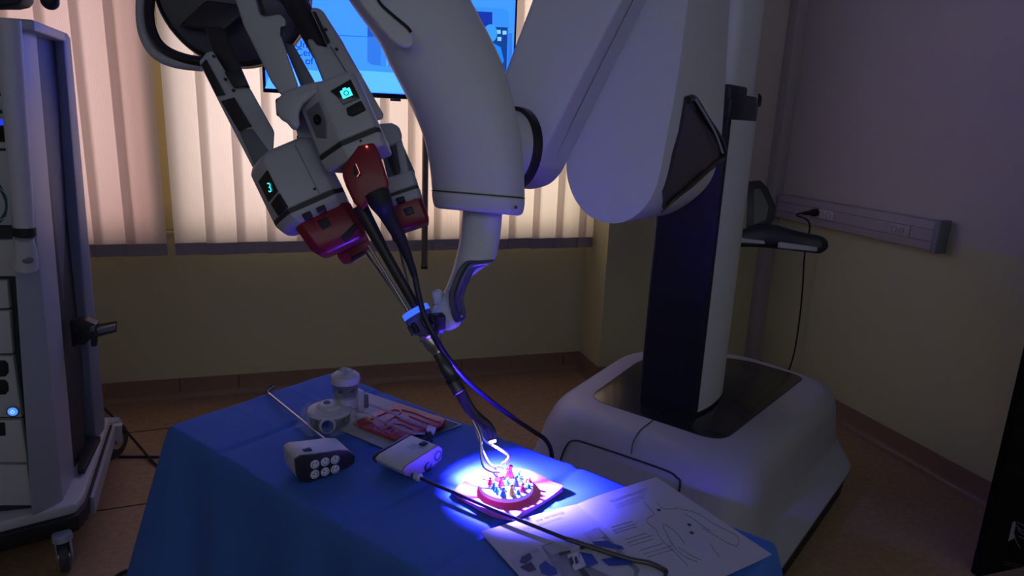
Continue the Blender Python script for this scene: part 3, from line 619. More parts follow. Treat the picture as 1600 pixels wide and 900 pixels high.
# bent tip, beyond the cannula, light at its end
MB().loft([(P(708, 612, 1.345), P(725, 604, 1.345), .016), (P(724, 640, 1.35), P(740, 632, 1.35), .016), (P(737, 655, 1.35), P(752, 646, 1.35), .016), (P(752, 668, 1.345), P(764, 656, 1.345), .016), (P(760, 682, 1.345), P(774, 670, 1.345), .016), (P(762, 690, 1.345), P(776, 686, 1.345), .016)], 16, 2.5, res=3).build('bent_tip', DARK, i0)
TIP = P(770, 693, 1.345)
MB().lathe([(.007, -.002), (.007, .0015)], P(770, 690, 1.345), TIP-P(767, 680, 1.345), 16).build('lens', mat('lens_light', (.8, .9, 1), .2, emit=(.75, .85, 1), es=6), i0)
# rear right instrument
i2 = empty('instrument', f2(0, 0, .06), 'red housed surgical instrument clipped into the rear right drive beside the big arm', 'surgical instrument', 'instruments on the robot')
rp2 = [(-.062, .038), (.026, .040), (.034, .028), (.034, -.035), (-.062, -.035)]
h2 = f2.body(rp2, ((.055, .97, 0), (.064, 1, 0), (.104, .96, .002), (.116, .86, .0))).build('housing', RED, i2, bev=.003)
patch(lambda x, y, o: f2(x, .039+o, y), ((-.012, .074), (.008, .074), (.009, .090), (-.010, .091)), .003, -.002).build('release_button', DARK, h2, bev=.002)
MB().box(f2(-.010, .046, .056), .018, .016, .012, Matrix((f2.r, f2.c, f2.a)).transposed()).build('latch', BLACK, h2, bev=.002)
MB().tube([f2(-.045, .0, .112), f2(-.045, 0, .128)], .010, 14).build('nozzle', DARK, h2)
MB().tube([f2(-.045, 0, .12), P(652, 500, 1.385), P(668, 538, 1.37)], .003, 10).build('shaft', METAL, i2)
# rear lower instrument, only its end shows
i1 = empty('instrument', P(545, 395, 1.50), 'red housed instrument mostly hidden, its tip showing below the front left one', 'surgical instrument', 'instruments on the robot')
h1 = slab([(505, 330), (560, 325), (578, 380), (572, 396), (548, 412), (537, 413), (528, 402)], 1.47, .06, 'housing', RED, i1, bev=.004)
slab([(548, 402), (572, 390), (570, 398), (550, 410)], 1.466, .02, 'vent', BLACK, h1, bev=.002)
MB().tube(P3(((568, 388, 1.50), (646, 500, 1.385), (668, 541, 1.365))), .003, 10).build('shaft', METAL, i1)
# cannula and entry port
cn = empty('cannula', P(655, 500, 1.36), 'clear and steel entry cannula with blue rim held below the robot wrist', 'cannula')
ca = (P(713, 606, 1.345)-P(652, 494, 1.36)).normalized()
c0 = P(648, 484, 1.36)
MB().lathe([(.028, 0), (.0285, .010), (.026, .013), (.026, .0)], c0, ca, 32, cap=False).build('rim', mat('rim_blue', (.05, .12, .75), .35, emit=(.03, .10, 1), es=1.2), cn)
MB().lathe([(.0275, .012), (.029, .020), (.024, .030), (.022, .045), (.016, .055), (.013, .055), (.019, .043), (.021, .030), (.0245, .014)], c0, ca, 32, cap=False).build('clear_cup', mat('cup_violet_clear', (.25, .25, .5), .2, trans=.5), cn)
mb = MB()
for k in range(8):
    a = k*math.pi/4; u_ = ca.orthogonal().normalized(); v_ = ca.cross(u_); dr = u_*math.cos(a)+v_*math.sin(a)
    mb.box(c0+ca*(.034)+dr*.025, .010, .008, .022, Matrix((dr, ca.cross(dr), ca)).transposed())
mb.build('latch_ring', BLUEC, cn, bev=.0015)
MB().lathe([(.012, .05), (.020, .056), (.022, .062), (.018, .066), (.0185, .073), (.017, .080), (.0165, .086), (.013, .092), (.012, .1)], c0, ca, 32).build('steel_collar', METAL, cn)
MB().lathe([(.0115, .09), (.0115, .118), (.0135, .122), (.0138, .152), (.0125, .154), (.0138, .157), (.0138, .188), (.012, .190), (.010, .186)], c0, ca, 28).build('cannula_tube', DMETAL, cn)
MB().lathe([(.0142, .155), (.0142, .165)], c0, ca, 28).build('black_band', BLACK, cn)
# two snake wrists and jaws beyond the cannula
def snake(t, pts, jaw):
    path, rd = smooth_path(P3(pts), .0030, 10)
    rd = [.0030+.0006*(k % 2) for k in range(len(path))]
    MB().tube(path, rd, 10).build('snake_wrist', METAL, t, smooth=80)
    e = path[-1]; d = (path[-1]-path[-3]).normalized(); s_ = d.cross(Fw).normalized()
    for q in (-1, 1):
        MB().tube([e, e+d*jaw*.4+s_*q*jaw*.3, e+d*jaw+s_*q*jaw*.22], [.0024, .0022, .0008], 8, res=3).build('jaw', METAL, t)
snake(i3, ((722, 618, 1.353), (738, 655, 1.352), (750, 682, 1.345), (752, 712, 1.335), (757, 730, 1.33), (771, 738, 1.325)), .016)
snake(i2, ((730, 628, 1.36), (748, 664, 1.357), (757, 686, 1.355), (778, 700, 1.355), (795, 712, 1.355), (790, 722, 1.352)), .012)
snake(i1, ((726, 622, 1.365), (743, 668, 1.36), (754, 704, 1.35), (764, 724, 1.345), (773, 730, 1.342)), .020)
lamp('SPOT', 'endoscope_light', TIP+(P(787, 765, 1.33)-TIP).normalized()*.006, onz(784, 760, TZ), 225, (.085, .066, 1.0), spot_size=math.radians(128), spot_blend=.9, shadow_soft_size=.006)

# ================================================================== TABLE AND DRAPE
ta, tb, tcn = onz(271, 663), onz(520, 582), onz(1215, 850)
ex = (tcn-tb).normalized(); ey = V((-ex.y, ex.x, 0)); Lx, Ly = 1.23, (tb-ta).length
if ey.dot(tb-ta) < 0: ey = -ey
def TT(s, t, z=TZ): q = ta+ex*s+ey*t; return V((q.x, q.y, z))
tbl = empty('instrument_table', TT(Lx/2, Ly/2, 0), 'rectangular table standing under the blue surgical drape', 'table')
Mt = Matrix((ex, ey, V((0, 0, 1)))).transposed()
MB().box(TT(Lx/2, Ly/2, TZ-.030), Lx-.03, Ly-.03, .03, Mt).build('table_top', METAL, tbl, bev=.003)
for s, t in ((.06, .06), (Lx-.06, .06), (Lx-.06, Ly-.06), (.06, Ly-.06)): MB().tube([TT(s, t, 0), TT(s, t, TZ-.035)], .015, 12).build('leg', METAL, tbl)
def cloth():
    m = bpy.data.materials.new('blue_drape'); m.use_nodes = True; nt = m.node_tree; b = nt.nodes['Principled BSDF']
    b.inputs['Base Color'].default_value = (.06, .175, .60, 1); b.inputs['Roughness'].default_value = .75; b.inputs['Specular IOR Level'].default_value = .25
    tc = nt.nodes.new('ShaderNodeTexCoord'); n = nt.nodes.new('ShaderNodeTexNoise'); n.inputs['Scale'].default_value = 260; n.inputs['Detail'].default_value = 4
    bp = nt.nodes.new('ShaderNodeBump'); bp.inputs['Strength'].default_value = .25; bp.inputs['Distance'].default_value = .001
    nt.links.new(tc.outputs['Object'], n.inputs['Vector']); nt.links.new(n.outputs['Fac'], bp.inputs['Height']); nt.links.new(bp.outputs[0], b.inputs['Normal']); return m
def drape():
    nx_, ny_ = 150, 60; drop = .70; vs = []; fs = []
    ds = [0, .006, .016, .03, .05, .08, .12, .17, .23, .30, .38, .46, .54, .62, drop]
    def top(s, t):
        z = TZ-.0035
        for c, w_, h_ in ((.20, .008, .003), (.41, .008, .003), (.62, .008, .003), (.82, .008, .003)): z -= h_*1.6*math.exp(-((s-c)/w_)**2)
        for c, w_, h_ in ((.15, .007, .0018), (.31, .007, .0018)): z += h_*math.exp(-((t-c)/w_)**2)*.9
        z += .0014*math.sin(s*23+t*9)*math.sin(t*31-s*4)
        return z
    for j in range(ny_+1):
        for i in range(nx_+1): s, t = Lx*i/nx_, Ly*j/ny_; vs.append(TT(s, t, top(s, t)))
    for j in range(ny_):
        for i in range(nx_): a = j*(nx_+1)+i; fs.append((a, a+1, a+nx_+2, a+nx_+1))
    # perimeter
    per = [(i, 0) for i in range(nx_)]+[(nx_, j) for j in range(ny_)]+[(i, ny_) for i in range(nx_, 0, -1)]+[(0, j) for j in range(ny_, 0, -1)]
    n = len(per); ids = [j*(nx_+1)+i for i, j in per]; k0 = len(vs); prev = ids
    for q, d in enumerate(ds[1:]):
        cur = []
        for m_, (i, j) in enumerate(per):
            s, t = Lx*i/nx_, Ly*j/ny_
            ox = (-1 if i == 0 else (1 if i == nx_ else 0)); oy = (-1 if j == 0 else (1 if j == ny_ else 0))
            # corner flare
            cs_ = min(s, Lx-s); ct_ = min(t, Ly-t)
            px_ = -math.exp(-s/.05) if s < Lx/2 else math.exp(-(Lx-s)/.05); py_ = -math.exp(-t/.05) if t < Ly/2 else math.exp(-(Ly-t)/.05)
            on = V((0, 0))
            if oy: on += V((px_*.9, oy))
            if ox: on += V((ox, py_*.9))
            if ox and oy: on = V((ox, oy))
            on.normalize()
            cor = math.exp(-math.hypot(min(cs_, .3), min(ct_, .3))/.07)
            arc = m_/n*2*math.pi
            fold = .5+.5*math.sin(arc*17+1.2*math.sin(arc*5))
            out = .012*(1-math.exp(-d/.012))+d*(.022+.30*cor)+min(d, .4)*.10*fold*(1-cor)
            dz = d if d > .02 else d*.8
            cur.append(len(vs)); base = TT(s, t, vs[ids[m_]].z-dz+(.004 if q == 0 else 0))
            vs.append(base+ex*on.x*out+ey*on.y*out)
        for m_ in range(n): a, b = prev[m_], prev[(m_+1) % n]; c, e = cur[(m_+1) % n], cur[m_]; fs.append((a, b, c, e))
        prev = cur
    return MB().add(vs, fs)
dr = drape().build('surgical_drape', cloth(), smooth=60, loc=TT(Lx/2, Ly/2, TZ))
tag(dr, 'blue cloth drape covering the table with instruments on it, hanging to near the floor', 'drape')

ZT = TZ-.0015      # cloth surface
def onT(px, py, h=0): return onz(px, py, ZT+h)
Z = V((0, 0, 1))
# ---------------- suture card and pad
card = empty('suture_card', onT(620, 660), 'white card with black border strip lying under the red practice pad', 'card')
cq = [onT(x, y) for x, y in ((571, 614), (722, 664), (605, 704), (526, 670))]
MB().prism(cq, Z*.003).build('card_sheet', CARDW, card, bev=.0008)
blk = [onT(x, y, .003) for x, y in ((641, 637), (716, 663), (655, 690), (630, 676))]
MB().prism([p+Z*.0001 for p in blk], Z*.0008).build('black_strip', BLACK, card, smooth=0)
pad = empty('suture_pad', onT(620, 664), 'red silicone practice pad with raised tissue shapes, on the white card', 'practice pad')
fq = [onT(x, y, .005) for x, y in ((621, 634), (697, 659), (692, 667), (617, 691), (551, 665))]
po = MB().prism(fq, Z*.009).build('pad_body', FLESH, pad, bev=.0025)
def pdz(px, py): return onz(px, py, ZT+.0145)
rl = MB()
for pts in (((580, 655), (600, 646), (618, 640), (626, 645), (610, 655), (602, 664)), ((628, 640), (650, 646), (672, 655), (688, 660)), ((560, 664), (572, 658), (584, 662), (580, 669), (568, 668)), ((600, 672), (612, 664), (622, 670), (614, 680), (602, 679), (596, 674)), ((640, 650), (655, 656), (672, 663)), ((622, 655), (640, 662), (660, 668)), ((590, 668), (604, 676), (622, 682))):
    rl.tube([pdz(*p)-Z*.001 for p in pts], .0028, 8, res=4)
rl.build('relief_ridge', FLESH, po, smooth=80)
rc2 = MB()
for pts in (((606, 671), (611, 668), (615, 671), (611, 675)), ((600, 660), (616, 652), (632, 656), (650, 664)), ((612, 662), (630, 664), (646, 672))): rc2.tube([onz(*p, ZT+.0148) for p in pts], .0012, 6, res=4)
rc2.build('relief_cut', mat('dark_red_cut', (.16, .02, .02), .5), po)
# ---------------- port kit (white lid, clear cylinder, bag, tubes)
kit = empty('access_port_kit', onT(515, 655), 'white and clear plastic access port kit in a clear bag with blue cap', 'medical kit')
kc = onz(515, 635, ZT+.045); kb = V((kc.x, kc.y, ZT))
MB().lathe([(.040, .001), (.046, .006), (.048, .026), (.046, .030)], kb, Z, 40).build('dark_base', DARK, kit)
MB().lathe([(.050, .031), (.052, .035), (.050, .040), (.030, .046), (.026, .052), (.022, .054), (.018, .054)], kb, Z, 48).build('lid', CARTL, kit)
hk = onz(507, 621, ZT+.056)
MB().lathe([(.008, -.001), (.008, .0015)], V((kb.x-.006, kb.y+.004, ZT+.0545)), Z, 20).build('lid_hole', BLACK, kit)
bn = (C-kb); bn.z = .35*bn.z; bn.normalize(); bc = kb+V((bn.x, bn.y, 0)).normalized()*.056-R*.006+Z*.022
MB().lathe([(.017, -.03), (.018, .0), (.0185, .006), (.014, .009)], bc-bn*.006, bn, 32).build('port_ring', CARTL, kit)
MB().lathe([(.0135, .0), (.0135, .004), (.011, .006), (.005, .004)], bc-bn*.001+bn*.004, bn, 28).build('blue_cap', BLUEP, kit)
kc2 = onz(536, 640, ZT+.03); k2 = V((kc2.x+.008, kc2.y+.015, ZT))
MB().lathe([(.020, .03), (.026, .032), (.026, .060), (.030, .064)], k2, Z, 36).build('neck', CARTL, kit)
MB().lathe([(.029, .058), (.030, .080), (.033, .098), (.031, .098), (.028, .080), (.027, .060)], k2, Z, 40, cap=False).build('clear_cylinder', CLEAR, kit)
MB().lathe([(.034, .095), (.035, .104), (.033, .112), (.026, .118), (.012, .121), (.001, .122)], k2, Z, 40).build('cap', CARTL, kit)
mb = MB()
for k in range(3):
    a = k*2.09+.4; d_ = V((math.cos(a), math.sin(a), 0)); mb.prism([k2+Z*.116+d_*.003, k2+Z*.113+d_*.030, k2+Z*.128+d_*.012, k2+Z*.131], d_.cross(Z)*.004)
mb.build('cap_fin', CARTL, kit, bev=.001)
mb = MB()
for k in range(6):
    a = k*math.pi/3; d_ = V((math.cos(a), math.sin(a), 0)); mb.ball(k2+Z*.082+d_*.022, .009, 8)
mb.build('valve_petal', mat('violet_dark_plastic', (.04, .03, .10), .3), kit)
MB().lathe([(.010, .06), (.014, .072), (.012, .09)], k2, Z, 20).build('core', BLUEP, kit)
bk = onz(559, 634, ZT+.03); MB().box(V((bk.x, bk.y, ZT+.045)), .018, .035, .055, Matrix.Rotation(.5, 3, 'Z')).build('bracket', CARTL, kit, bev=.003)
MB().box(V((bk.x+.016, bk.y-.004, ZT+.045)), .010, .022, .035, Matrix.Rotation(.5, 3, 'Z')).build('bracket_window', GREY, kit, bev=.002)
MB().box(V(((bk.x+k2.x)/2, (bk.y+k2.y)/2, ZT+.04)), .06, .016, .02, Matrix.Rotation(-.2, 3, 'Z')).build('bracket_arm', CARTL, kit, bev=.003)
def tub(pts, h): return [onz(x, y, ZT+q) for (x, y), q in zip(pts, h)]
MB().tube(tub(((572, 630), (600, 640), (635, 656), (668, 668)), (.035, .033, .028, .022)), .003, 10, res=5).build('tube', CLEAR, kit)
MB().tube(tub(((556, 642), (590, 654), (620, 667), (642, 675), (664, 677)), (.025, .026, .024, .022, .018)), .003, 10, res=5).build('tube', CLEAR, kit)
cq_ = onz(674, 672, ZT+.02); MB().lathe([(.004, -.012), (.008, -.010), (.009, .008), (.005, .010)], cq_, V((1, -.5, -.3)), 18).build('tube_connector', CARTL, kit, smooth=30)
MB().tube([cq_, cq_+V((-.01, -.02, -.006)), cq_+V((-.004, -.034, -.013))], .003, 10, res=3).build('tube_end', DARK, kit)
# crumpled bag film
bg = MB(); nb = 40
rs = []
for q, (rad_, h_) in enumerate(((.072, .002), (.067, .012), (.061, .030), (.055, .045))):
    rs.append([kb+V((math.cos(2*math.pi*k/nb)*(rad_+.007*math.sin(k*2.3+q)+.004*math.sin(k*5.1)), math.sin(2*math.pi*k/nb)*(rad_+.007*math.sin(k*2.3+q)), h_+.003*math.sin(k*3.1+q*2))) for k in range(nb)])
bg.rings(rs, cap=False); bg.build('bag_film', ZIP, kit, smooth=25)
# ---------------- left loose instrument
def loose_left():
    a, b = onT(467, 759), onT(549, 735)
    d = (b-a); d.z = 0; d.normalize(); n = d.cross(Z); n = -n if n.dot(C-a) < 0 else n     # n towards camera
    t = empty('instrument', a.lerp(b, .5), 'loose instrument with six white discs on its dark end, lying on the drape', 'surgical instrument', 'loose instruments on the drape')
    def q(x, y, off=0): return onpl(x, y, a, n)-n*0+n*off
    fo = [(461, 726), (470, 720), (495, 717), (530, 712), (545, 712), (555, 720), (554, 731), (545, 738), (512, 752), (482, 762), (470, 761), (464, 752)]
    low = min(q(*p).z for p in fo); 
    front = [q(*p)+Z*(ZT+.0005-low) for p in fo]
    off = V((0, 0, ZT+.0005-low))
    bk_ = [p-n*.070 for p in front]
    body = MB().prism([p-n*.006 for p in front], bk_).build('housing', CARTL, t, bev=.003)
    MB().prism([p for p in front], -n*.006).build('end_plate', DARK, t, bev=.001)
    for x, y in ((492, 733), (508, 729), (523.5, 725.5), (492, 748.5), (508, 744.5), (523.5, 740.5)):
        c = q(x, y)+off
        dk = MB().lathe([(.0092, -.001), (.0092, .0015), (.0082, .0025)], c, n, 28).build('drive_disc', mat('disc_white', (.72, .74, .8), .4), t)
        sl = MB(); a_ = random.uniform(0, 3.1); u_ = (d*math.cos(a_)+Z*math.sin(a_)); sl.prism([c+n*.0028+u_*.001+u_.cross(n)*.0008, c+n*.0028+u_*.0075+u_.cross(n)*.0008, c+n*.0028+u_*.0075-u_.cross(n)*.0008, c+n*.0028+u_*.001-u_.cross(n)*.0008], -n*.001)
        v_ = u_.cross(n)
        sl.tube([c+n*.0026+(u_*math.cos(k)+v_*math.sin(k))*.006 for k in (1.0, 1.6, 2.2, 2.8, 3.4, 4.0, 4.6, 5.2)], .0006, 5)
        sl.build('disc_slot', INK, dk)
    topz = max(p.z for p in front)
    bt = q(486, 718)+off-n*.022; bt.z = topz-.0035
    MB().box(q(487, 722)*0+V((bt.x, bt.y, topz-.0045)), .018, .014, .006, Matrix((d, -n, Z)).transposed()).build('release_button', BLACK, body, bev=.002)
    # shaft
    s0 = onT(517, 694, .018); s1 = onT(420, 615, .006)
    s0 = s0+(s0-s1).normalized()*.02
    MB().tube([s0, s1], .0032, 12).build('shaft', METAL, t)
    w1 = onT(418, 612, .007); w2 = onT(429, 604, .008)
    MB().tube([s1, w1, w2], [.0032, .0034, .003], 10).build('wrist', DMETAL, t)
    MB().tube([w2, onT(421, 603, .012), onT(413, 606, .012)], [.003, .0022, .001], 8).build('jaw', DMETAL, t)
    MB().tube([w2, onT(424, 607, .006), onT(415, 609, .006)], [.003, .002, .001], 8).build('jaw', DMETAL, t)
loose_left()
def loose_right():
    a, b = onT(645, 749), onT(691, 722)
    d = (b-a); d.z = 0; d.normalize(); n = d.cross(Z); n = -n if n.dot(R) < 0 else n
    n = (R*.75-Fw*.2); n.z = 0; n.normalize()
    n = d.cross(Z); n = n if n.dot(C-a) > 0 else -n
    t = empty('instrument', a, 'loose instrument with printed white housing, its long shaft crossing the brochure', 'surgical instrument', 'loose instruments on the drape')
    def q(x, y): return onpl(x, y, a, n)
    fo = [(629, 740), (636, 731), (660, 716), (685, 700), (691, 704), (690, 720), (678, 732), (664, 741), (646, 749), (634, 747)]
    low = min(q(*p).z for p in fo); off = V((0, 0, ZT+.0005-low)); front = [q(*p)+off for p in fo]
    body = MB().prism([p-n*.004 for p in front], [p-n*.080 for p in front]).build('housing', CARTL, t, bev=.003)
    MB().prism([p for p in front], -n*.005).build('end_plate', mat('violet_grey_face', (.34, .29, .40), .4), t, bev=.001)
    MB().prism([p-n*.080 for p in front], -n*.008).build('end_plate', DARK, t, bev=.001)
    c = q(684, 714)+off; MB().lathe([(.011, -.002), (.011, .001), (.008, .001), (.008, -.001)], c-Z*.002, n, 24).build('dial', BLACK, t)
    c = q(668, 733)+off; MB().lathe([(.010, -.002), (.010, .003), (.007, .004)], c, n, 20).build('dial', DARK, t)
    # button and printed words on the sloping upper face
    p0, p1 = front[2], front[3]; e = (p1-p0).normalized(); up = n.cross(e); up = up if up.z > 0 else -up
    m0 = p0.lerp(p1, .72)-n*.030
    MB().box(m0+up*.0015, .016, .014, .004, Matrix((e, -n, up)).transposed()).build('release_button', BLACK, body, bev=.002)
    tm_ = MB(); o_ = p0.lerp(p1, .72)
    xdir = n; ydir = e
    for k, s_ in enumerate(('MONOPOLAR', 'CURVED', 'SCISSORS')): text_mb(s_, p0+(p1-p0)*(.42-.14*k)-n*.052, xdir, ydir, .0052, n=up, off=.0006, mb=tm_)
    tm_.build('printed_words', INK, body, smooth=0)
    # shaft to the lower right, then braided snake end
    s0 = onz(650, 744, ZT+.012)-n*.012
    hs = .0075
    MB().tube([s0, onT(700, 766, .014), onT(800, 808, .016), onT(885, 842, .015)], .0036, 12, res=3).build('shaft', DMETAL, t)
    MB().lathe([(.008, -.006), (.009, .006), (.006, .010)], s0+n*.016, (onT(700, 766, .012)-s0), 18).build('shaft_collar', CARTL, t)
    path, rd = smooth_path([onT(885, 842, .015), onT(940, 860, .011), onT(985, 874, .0075), onT(1015, 880, .0065), onT(1037, 890, .006), onT(1040, 893, .0055)], .004, 14)
    MB().tube(path, [.0040+.0006*(k % 2) for k in range(len(path))], 12).build('snake_wrist', mat('braid_metal', (.16, .15, .15), .45, .8), t, smooth=80)
    MB().tube([path[-1], onT(1041, 896, .005), onT(1036, 904, .005)], [.004, .003, .0012], 10).build('jaw', DMETAL, t)
loose_right()
# ---------------- pink silicone pad, white disc and pegs
pk = [(710, 773), (738, 753), (768, 742), (800, 739), (832, 744), (858, 755), (878, 766), (872, 773), (842, 792), (819, 806), (806, 813), (790, 812), (765, 806), (735, 790)]
pp = dense(pk, 3)
n_ = len(pp); cc = onT(793, 778)
bot = [onT(q.x, q.y, .0006) for q in pp]
wv = [.0025*math.sin(k*2*math.pi/n_*5)+.0015 for k in range(n_)]
topr = [b_+Z*(.0075+w_) for b_, w_ in zip(bot, wv)]
mid = [cc.lerp(b_, .8)+Z*(.0075) for b_ in bot]
mid = [V((m.x, m.y, ZT+.0078)) for m in mid]
pkm = MB().rings([[V((cc.x, cc.y, ZT+.0005)).lerp(b_, .9) for b_ in bot], bot, topr, mid]).build('silicone_mat', PINK, bev=0, smooth=40, loc=cc)
tag(pkm, 'wavy edged pink silicone mat under the white peg disc', 'mat')
dc = onz(791, 757, ZT+.022); dc = V((dc.x, dc.y, 0)); RD = .0535
def D(h): return dc+Z*(ZT+h)
pb = empty('peg_disc', D(.008), 'round white raised peg disc lit brightly by the endoscope', 'peg board')
MB().lathe([(.044, .0082), (.046, .012), (.050, .014)], D(0), Z, 64).build('foot', PINK, pb)
MB().lathe([(.050, .014), (RD, .0145), (RD, .021), (RD-.001, .0225), (RD-.003, .0232)], D(0), Z, 64).build('disc', mat('disc_matte_white', (.8, .8, .8), .5), pb)
pegs = [(766, 756, 'red', .016), (772, 763, 'teal', .015), (783, 760, 'red', .024), (786, 774, 'teal', .018), (799, 772, 'yellow', .022), (797, 744, 'red', .026), (793, 746, 'red', .020), (810, 748, 'green', .018), (806, 758, 'blue', .022), (812, 752, 'teal', .012), (816, 767, 'red', .018), (821, 757, 'yellow', .014), (793, 757, 'green', .014), (825, 762, 'green', .010), (809, 771, 'teal', .010), (776, 768, 'green', .012), (785, 748, 'teal', .014), (776, 749, 'white', .018), (800, 762, 'green', .012), (830, 753, 'red', .010)]
PC = {'red': (.62, .02, .03), 'teal': (.02, .30, .34), 'yellow': (.75, .48, .03), 'green': (.02, .28, .16), 'blue': (.01, .05, .55), 'white': (.8, .8, .8)}
desc = ['small red peg at the left rim of the disc', 'teal peg just right of the leftmost red peg', 'tall red peg in front of the open jaws', 'teal peg at the front rim below the tall red one', 'yellow peg at the front of the disc', 'tallest red peg at the back of the disc', 'red peg touching the left of the tallest back peg', 'green peg right of the tallest back peg', 'blue peg in the middle right of the disc', 'low teal peg behind the blue peg', 'red peg near the right front of the disc', 'small yellow peg close to the right rim', 'green peg at the centre of the disc', 'low green peg at the right rim', 'low teal peg between the yellow and the right red peg', 'low green peg beside the front left teal peg', 'teal peg behind the tall middle red peg', 'white peg at the back left of the disc', 'low green peg just left of the blue peg', 'tiny red peg at the far right rim']
for (x, y, c, h), ds_ in zip(pegs, desc):
    b_ = onz(x, y, ZT+.0235); k = h/.02
    v = b_-D(.0235); v.z = 0
    if v.length > RD-.007: v = v.normalized()*(RD-.007)
    b_ = D(.0232)+v
    sc_ = (.55+.45*k)*1.3
    o = MB().lathe([(.0052*sc_, 0), (.0055*sc_, .0015), (.0042*sc_, h*.25), (.0026*sc_, h*.55), (.0020*sc_, h*.72), (.0032*sc_, h*.80), (.0033*sc_, h*.88), (.0020*sc_, h*.97), (.0004, h)], b_, Z, 18).build('peg', mat('peg_'+c, PC[c], .35), smooth=60, loc=b_)
    tag(o, ds_, 'peg', 'coloured pegs on the white disc')
# ---------------- brochure
BO = onT(901, 790); BX = onT(1025, 747); BR = onT(1205, 868); BL = onT(750, 833)
bx = (BX-BO); wR = bx.length; bx.normalize(); by = V((bx.y, -bx.x, 0)); by = by if by.dot(BR-BX) > 0 else -by   # by runs down the page
by = (BR-BX).normalized(); hP = (BR-BX).length
lx = (BO-BL); wLp = lx.length; lx.normalize(); ly = by
br = empty('brochure', BO, 'open white brochure with a torso drawing and photos at the near end', 'brochure')
def hR(u): return .0035+.006*math.exp(-((u-.10)/.12)**2)
def page(o, xd_, w_, hf, name):
    mb = MB(); n = 14; m = 6; rs = []
    top_ = [[o+xd_*(w_*i/n)+by*(hP*j/m)+Z*(hf(i/n)+.0004) for i in range(n+1)] for j in range(m+1)]
    vs = [p for r_ in top_ for p in r_]; k = len(vs); vs += [p-Z*.0018 for p in vs]; fs = []
    for j in range(m):
        for i in range(n):
            a = j*(n+1)+i; fs.append((a, a+1, a+n+2, a+n+1)); fs.append((k+a, k+a+n+1, k+a+n+2, k+a+1))
    for i in range(n): fs.append((i, k+i, k+i+1, i+1)); a = m*(n+1)+i; fs.append((a, a+1, k+a+1, k+a))
    for j in range(m): a = j*(n+1); fs.append((a, a+n+1, k+a+n+1, k+a)); a += n; fs.append((a, k+a, k+a+n+1, a+n+1))
    mb.add(vs, fs); return mb.build(name, PAPER, br, smooth=50)
hRf = lambda t: .0022+.0045*math.sin(math.pi*min(1, t*1.1))*(1-t)+.0005
hLf = lambda t: .0022+.0045*math.sin(math.pi*min(1, (1-t)*1.1))*t+.0005
pr = page(BO, bx, wR, hRf, 'right_page'); plg = page(BO-lx*wLp, lx, wLp, hLf, 'left_page')
def RPt(px, py, e=.0009):
    p = onz(px, py, ZT+.003)
    for _ in range(2):
        t = max(0, min(1, (p-BO).dot(bx)/wR)); p = onz(px, py, ZT+hRf(t)+.0015*0+e)
    return p
def LPt(px, py, e=.0009):
    p = onz(px, py, ZT+.003); L0 = BO-lx*wLp
    for _ in range(2):
        t = max(0, min(1, (p-L0).dot(lx)/wLp)); p = onz(px, py, ZT+hLf(t)+e)
    return p
def ptext(txt, fn, p, p2, h, m, par, name='printed_words'):
    a = fn(*p); b = fn(*p2); xd_ = (b-a).normalized(); yd_ = -by
    # fit the width
    mb = text_mb(txt, V((0, 0, 0)), (1, 0, 0), (0, 1, 0), 1.0, off=0); wd = max(v.x for v in mb.v)
    s_ = (b-a).length/wd; mb.v = [a+xd_*(v.x*s_)+yd_*(v.y*h)+Z*.0008 for v in mb.v]
    return mb.build(name, m, par, smooth=0)
ptext('Empowering surgeons', RPt, (955, 785), (1012, 765), .011, INKL, pr)
ptext('Unique types of surgery on', RPt, (962, 790), (1009, 773.5), .0075, INKL, pr)
ptext('da Vinci systems to SP', RPt, (964, 795), (1008, 779), .0075, INKL, pr)
ptext('the versatility', LPt, (838, 815), (881, 801), .011, INKL, plg)
ptext('more access for patients', LPt, (842, 821), (878, 809), .006, INKL, plg)
ptext('of the arms', LPt, (818, 827), (838, 822), .0075, INKL, plg)
ln = MB()
for x, y, L in ((955, 824, 33), (958, 829, 36), (961, 833, 34), (977, 843, 33), (981, 848, 38), (985, 853, 36), (1000, 860, 36), (1006, 866, 44), (1011, 871, 42)):
    a = RPt(x, y); b = RPt(x+L, y-L*.30); xx = (b-a).normalized(); ln.prism([a-by*.0008, b-by*.0008, b+by*.0008, a+by*.0008], Z*.0003)
ln.build('text_line', INKL, pr, smooth=0)
td = MB()
for pts in (((1005, 784), (1020, 800), (1022, 805), (1012, 810), (1011, 816), (1025, 828), (1035, 845), (1060, 868), (1075, 885)),
            ((1027, 785), (1035, 794), (1050, 795), (1060, 793)), ((1062, 795), (1090, 802), (1110, 815), (1130, 826), (1150, 836), (1155, 846), (1150, 855)),
            ((1070, 803), (1085, 812), (1098, 822), (1110, 829)), ((1035, 818), (1050, 826), (1062, 838), (1070, 850)), ((1110, 850), (1118, 862), (1125, 870)),
            ((1098, 825), (1120, 838), (1140, 850), (1150, 852)), ((1060, 855), (1080, 868), (1096, 875)), ((1035, 820), (1048, 846), (1068, 868), (1090, 878))):
    td.tube([RPt(x, y, .0012) for x, y in pts], .00045, 4, res=5)
td.build('torso_drawing', INKL, pr)
for x, y in ((1029.5, 797), (1077, 820), (1081, 832.5)):
    c = RPt(x, y, .001); MB().lathe([(.0038, 0), (.0038, .0006)], c, Z, 18).build('port_dot', INK, pr)
PHG = mat('photo_grey', (.25, .27, .34), .5, noise=.5, nscale=45); PHB = mat('photo_blue', (.02, .07, .45), .5); PHL = mat('photo_light', (.40, .42, .52), .5, noise=.25, nscale=30)
def pat(fn, pts, m, par, e=.001, name='printed_photo'):
    a = [fn(x, y, e) for x, y in pts]; MB().prism(a, Z*.0003).build(name, m, par, smooth=0)
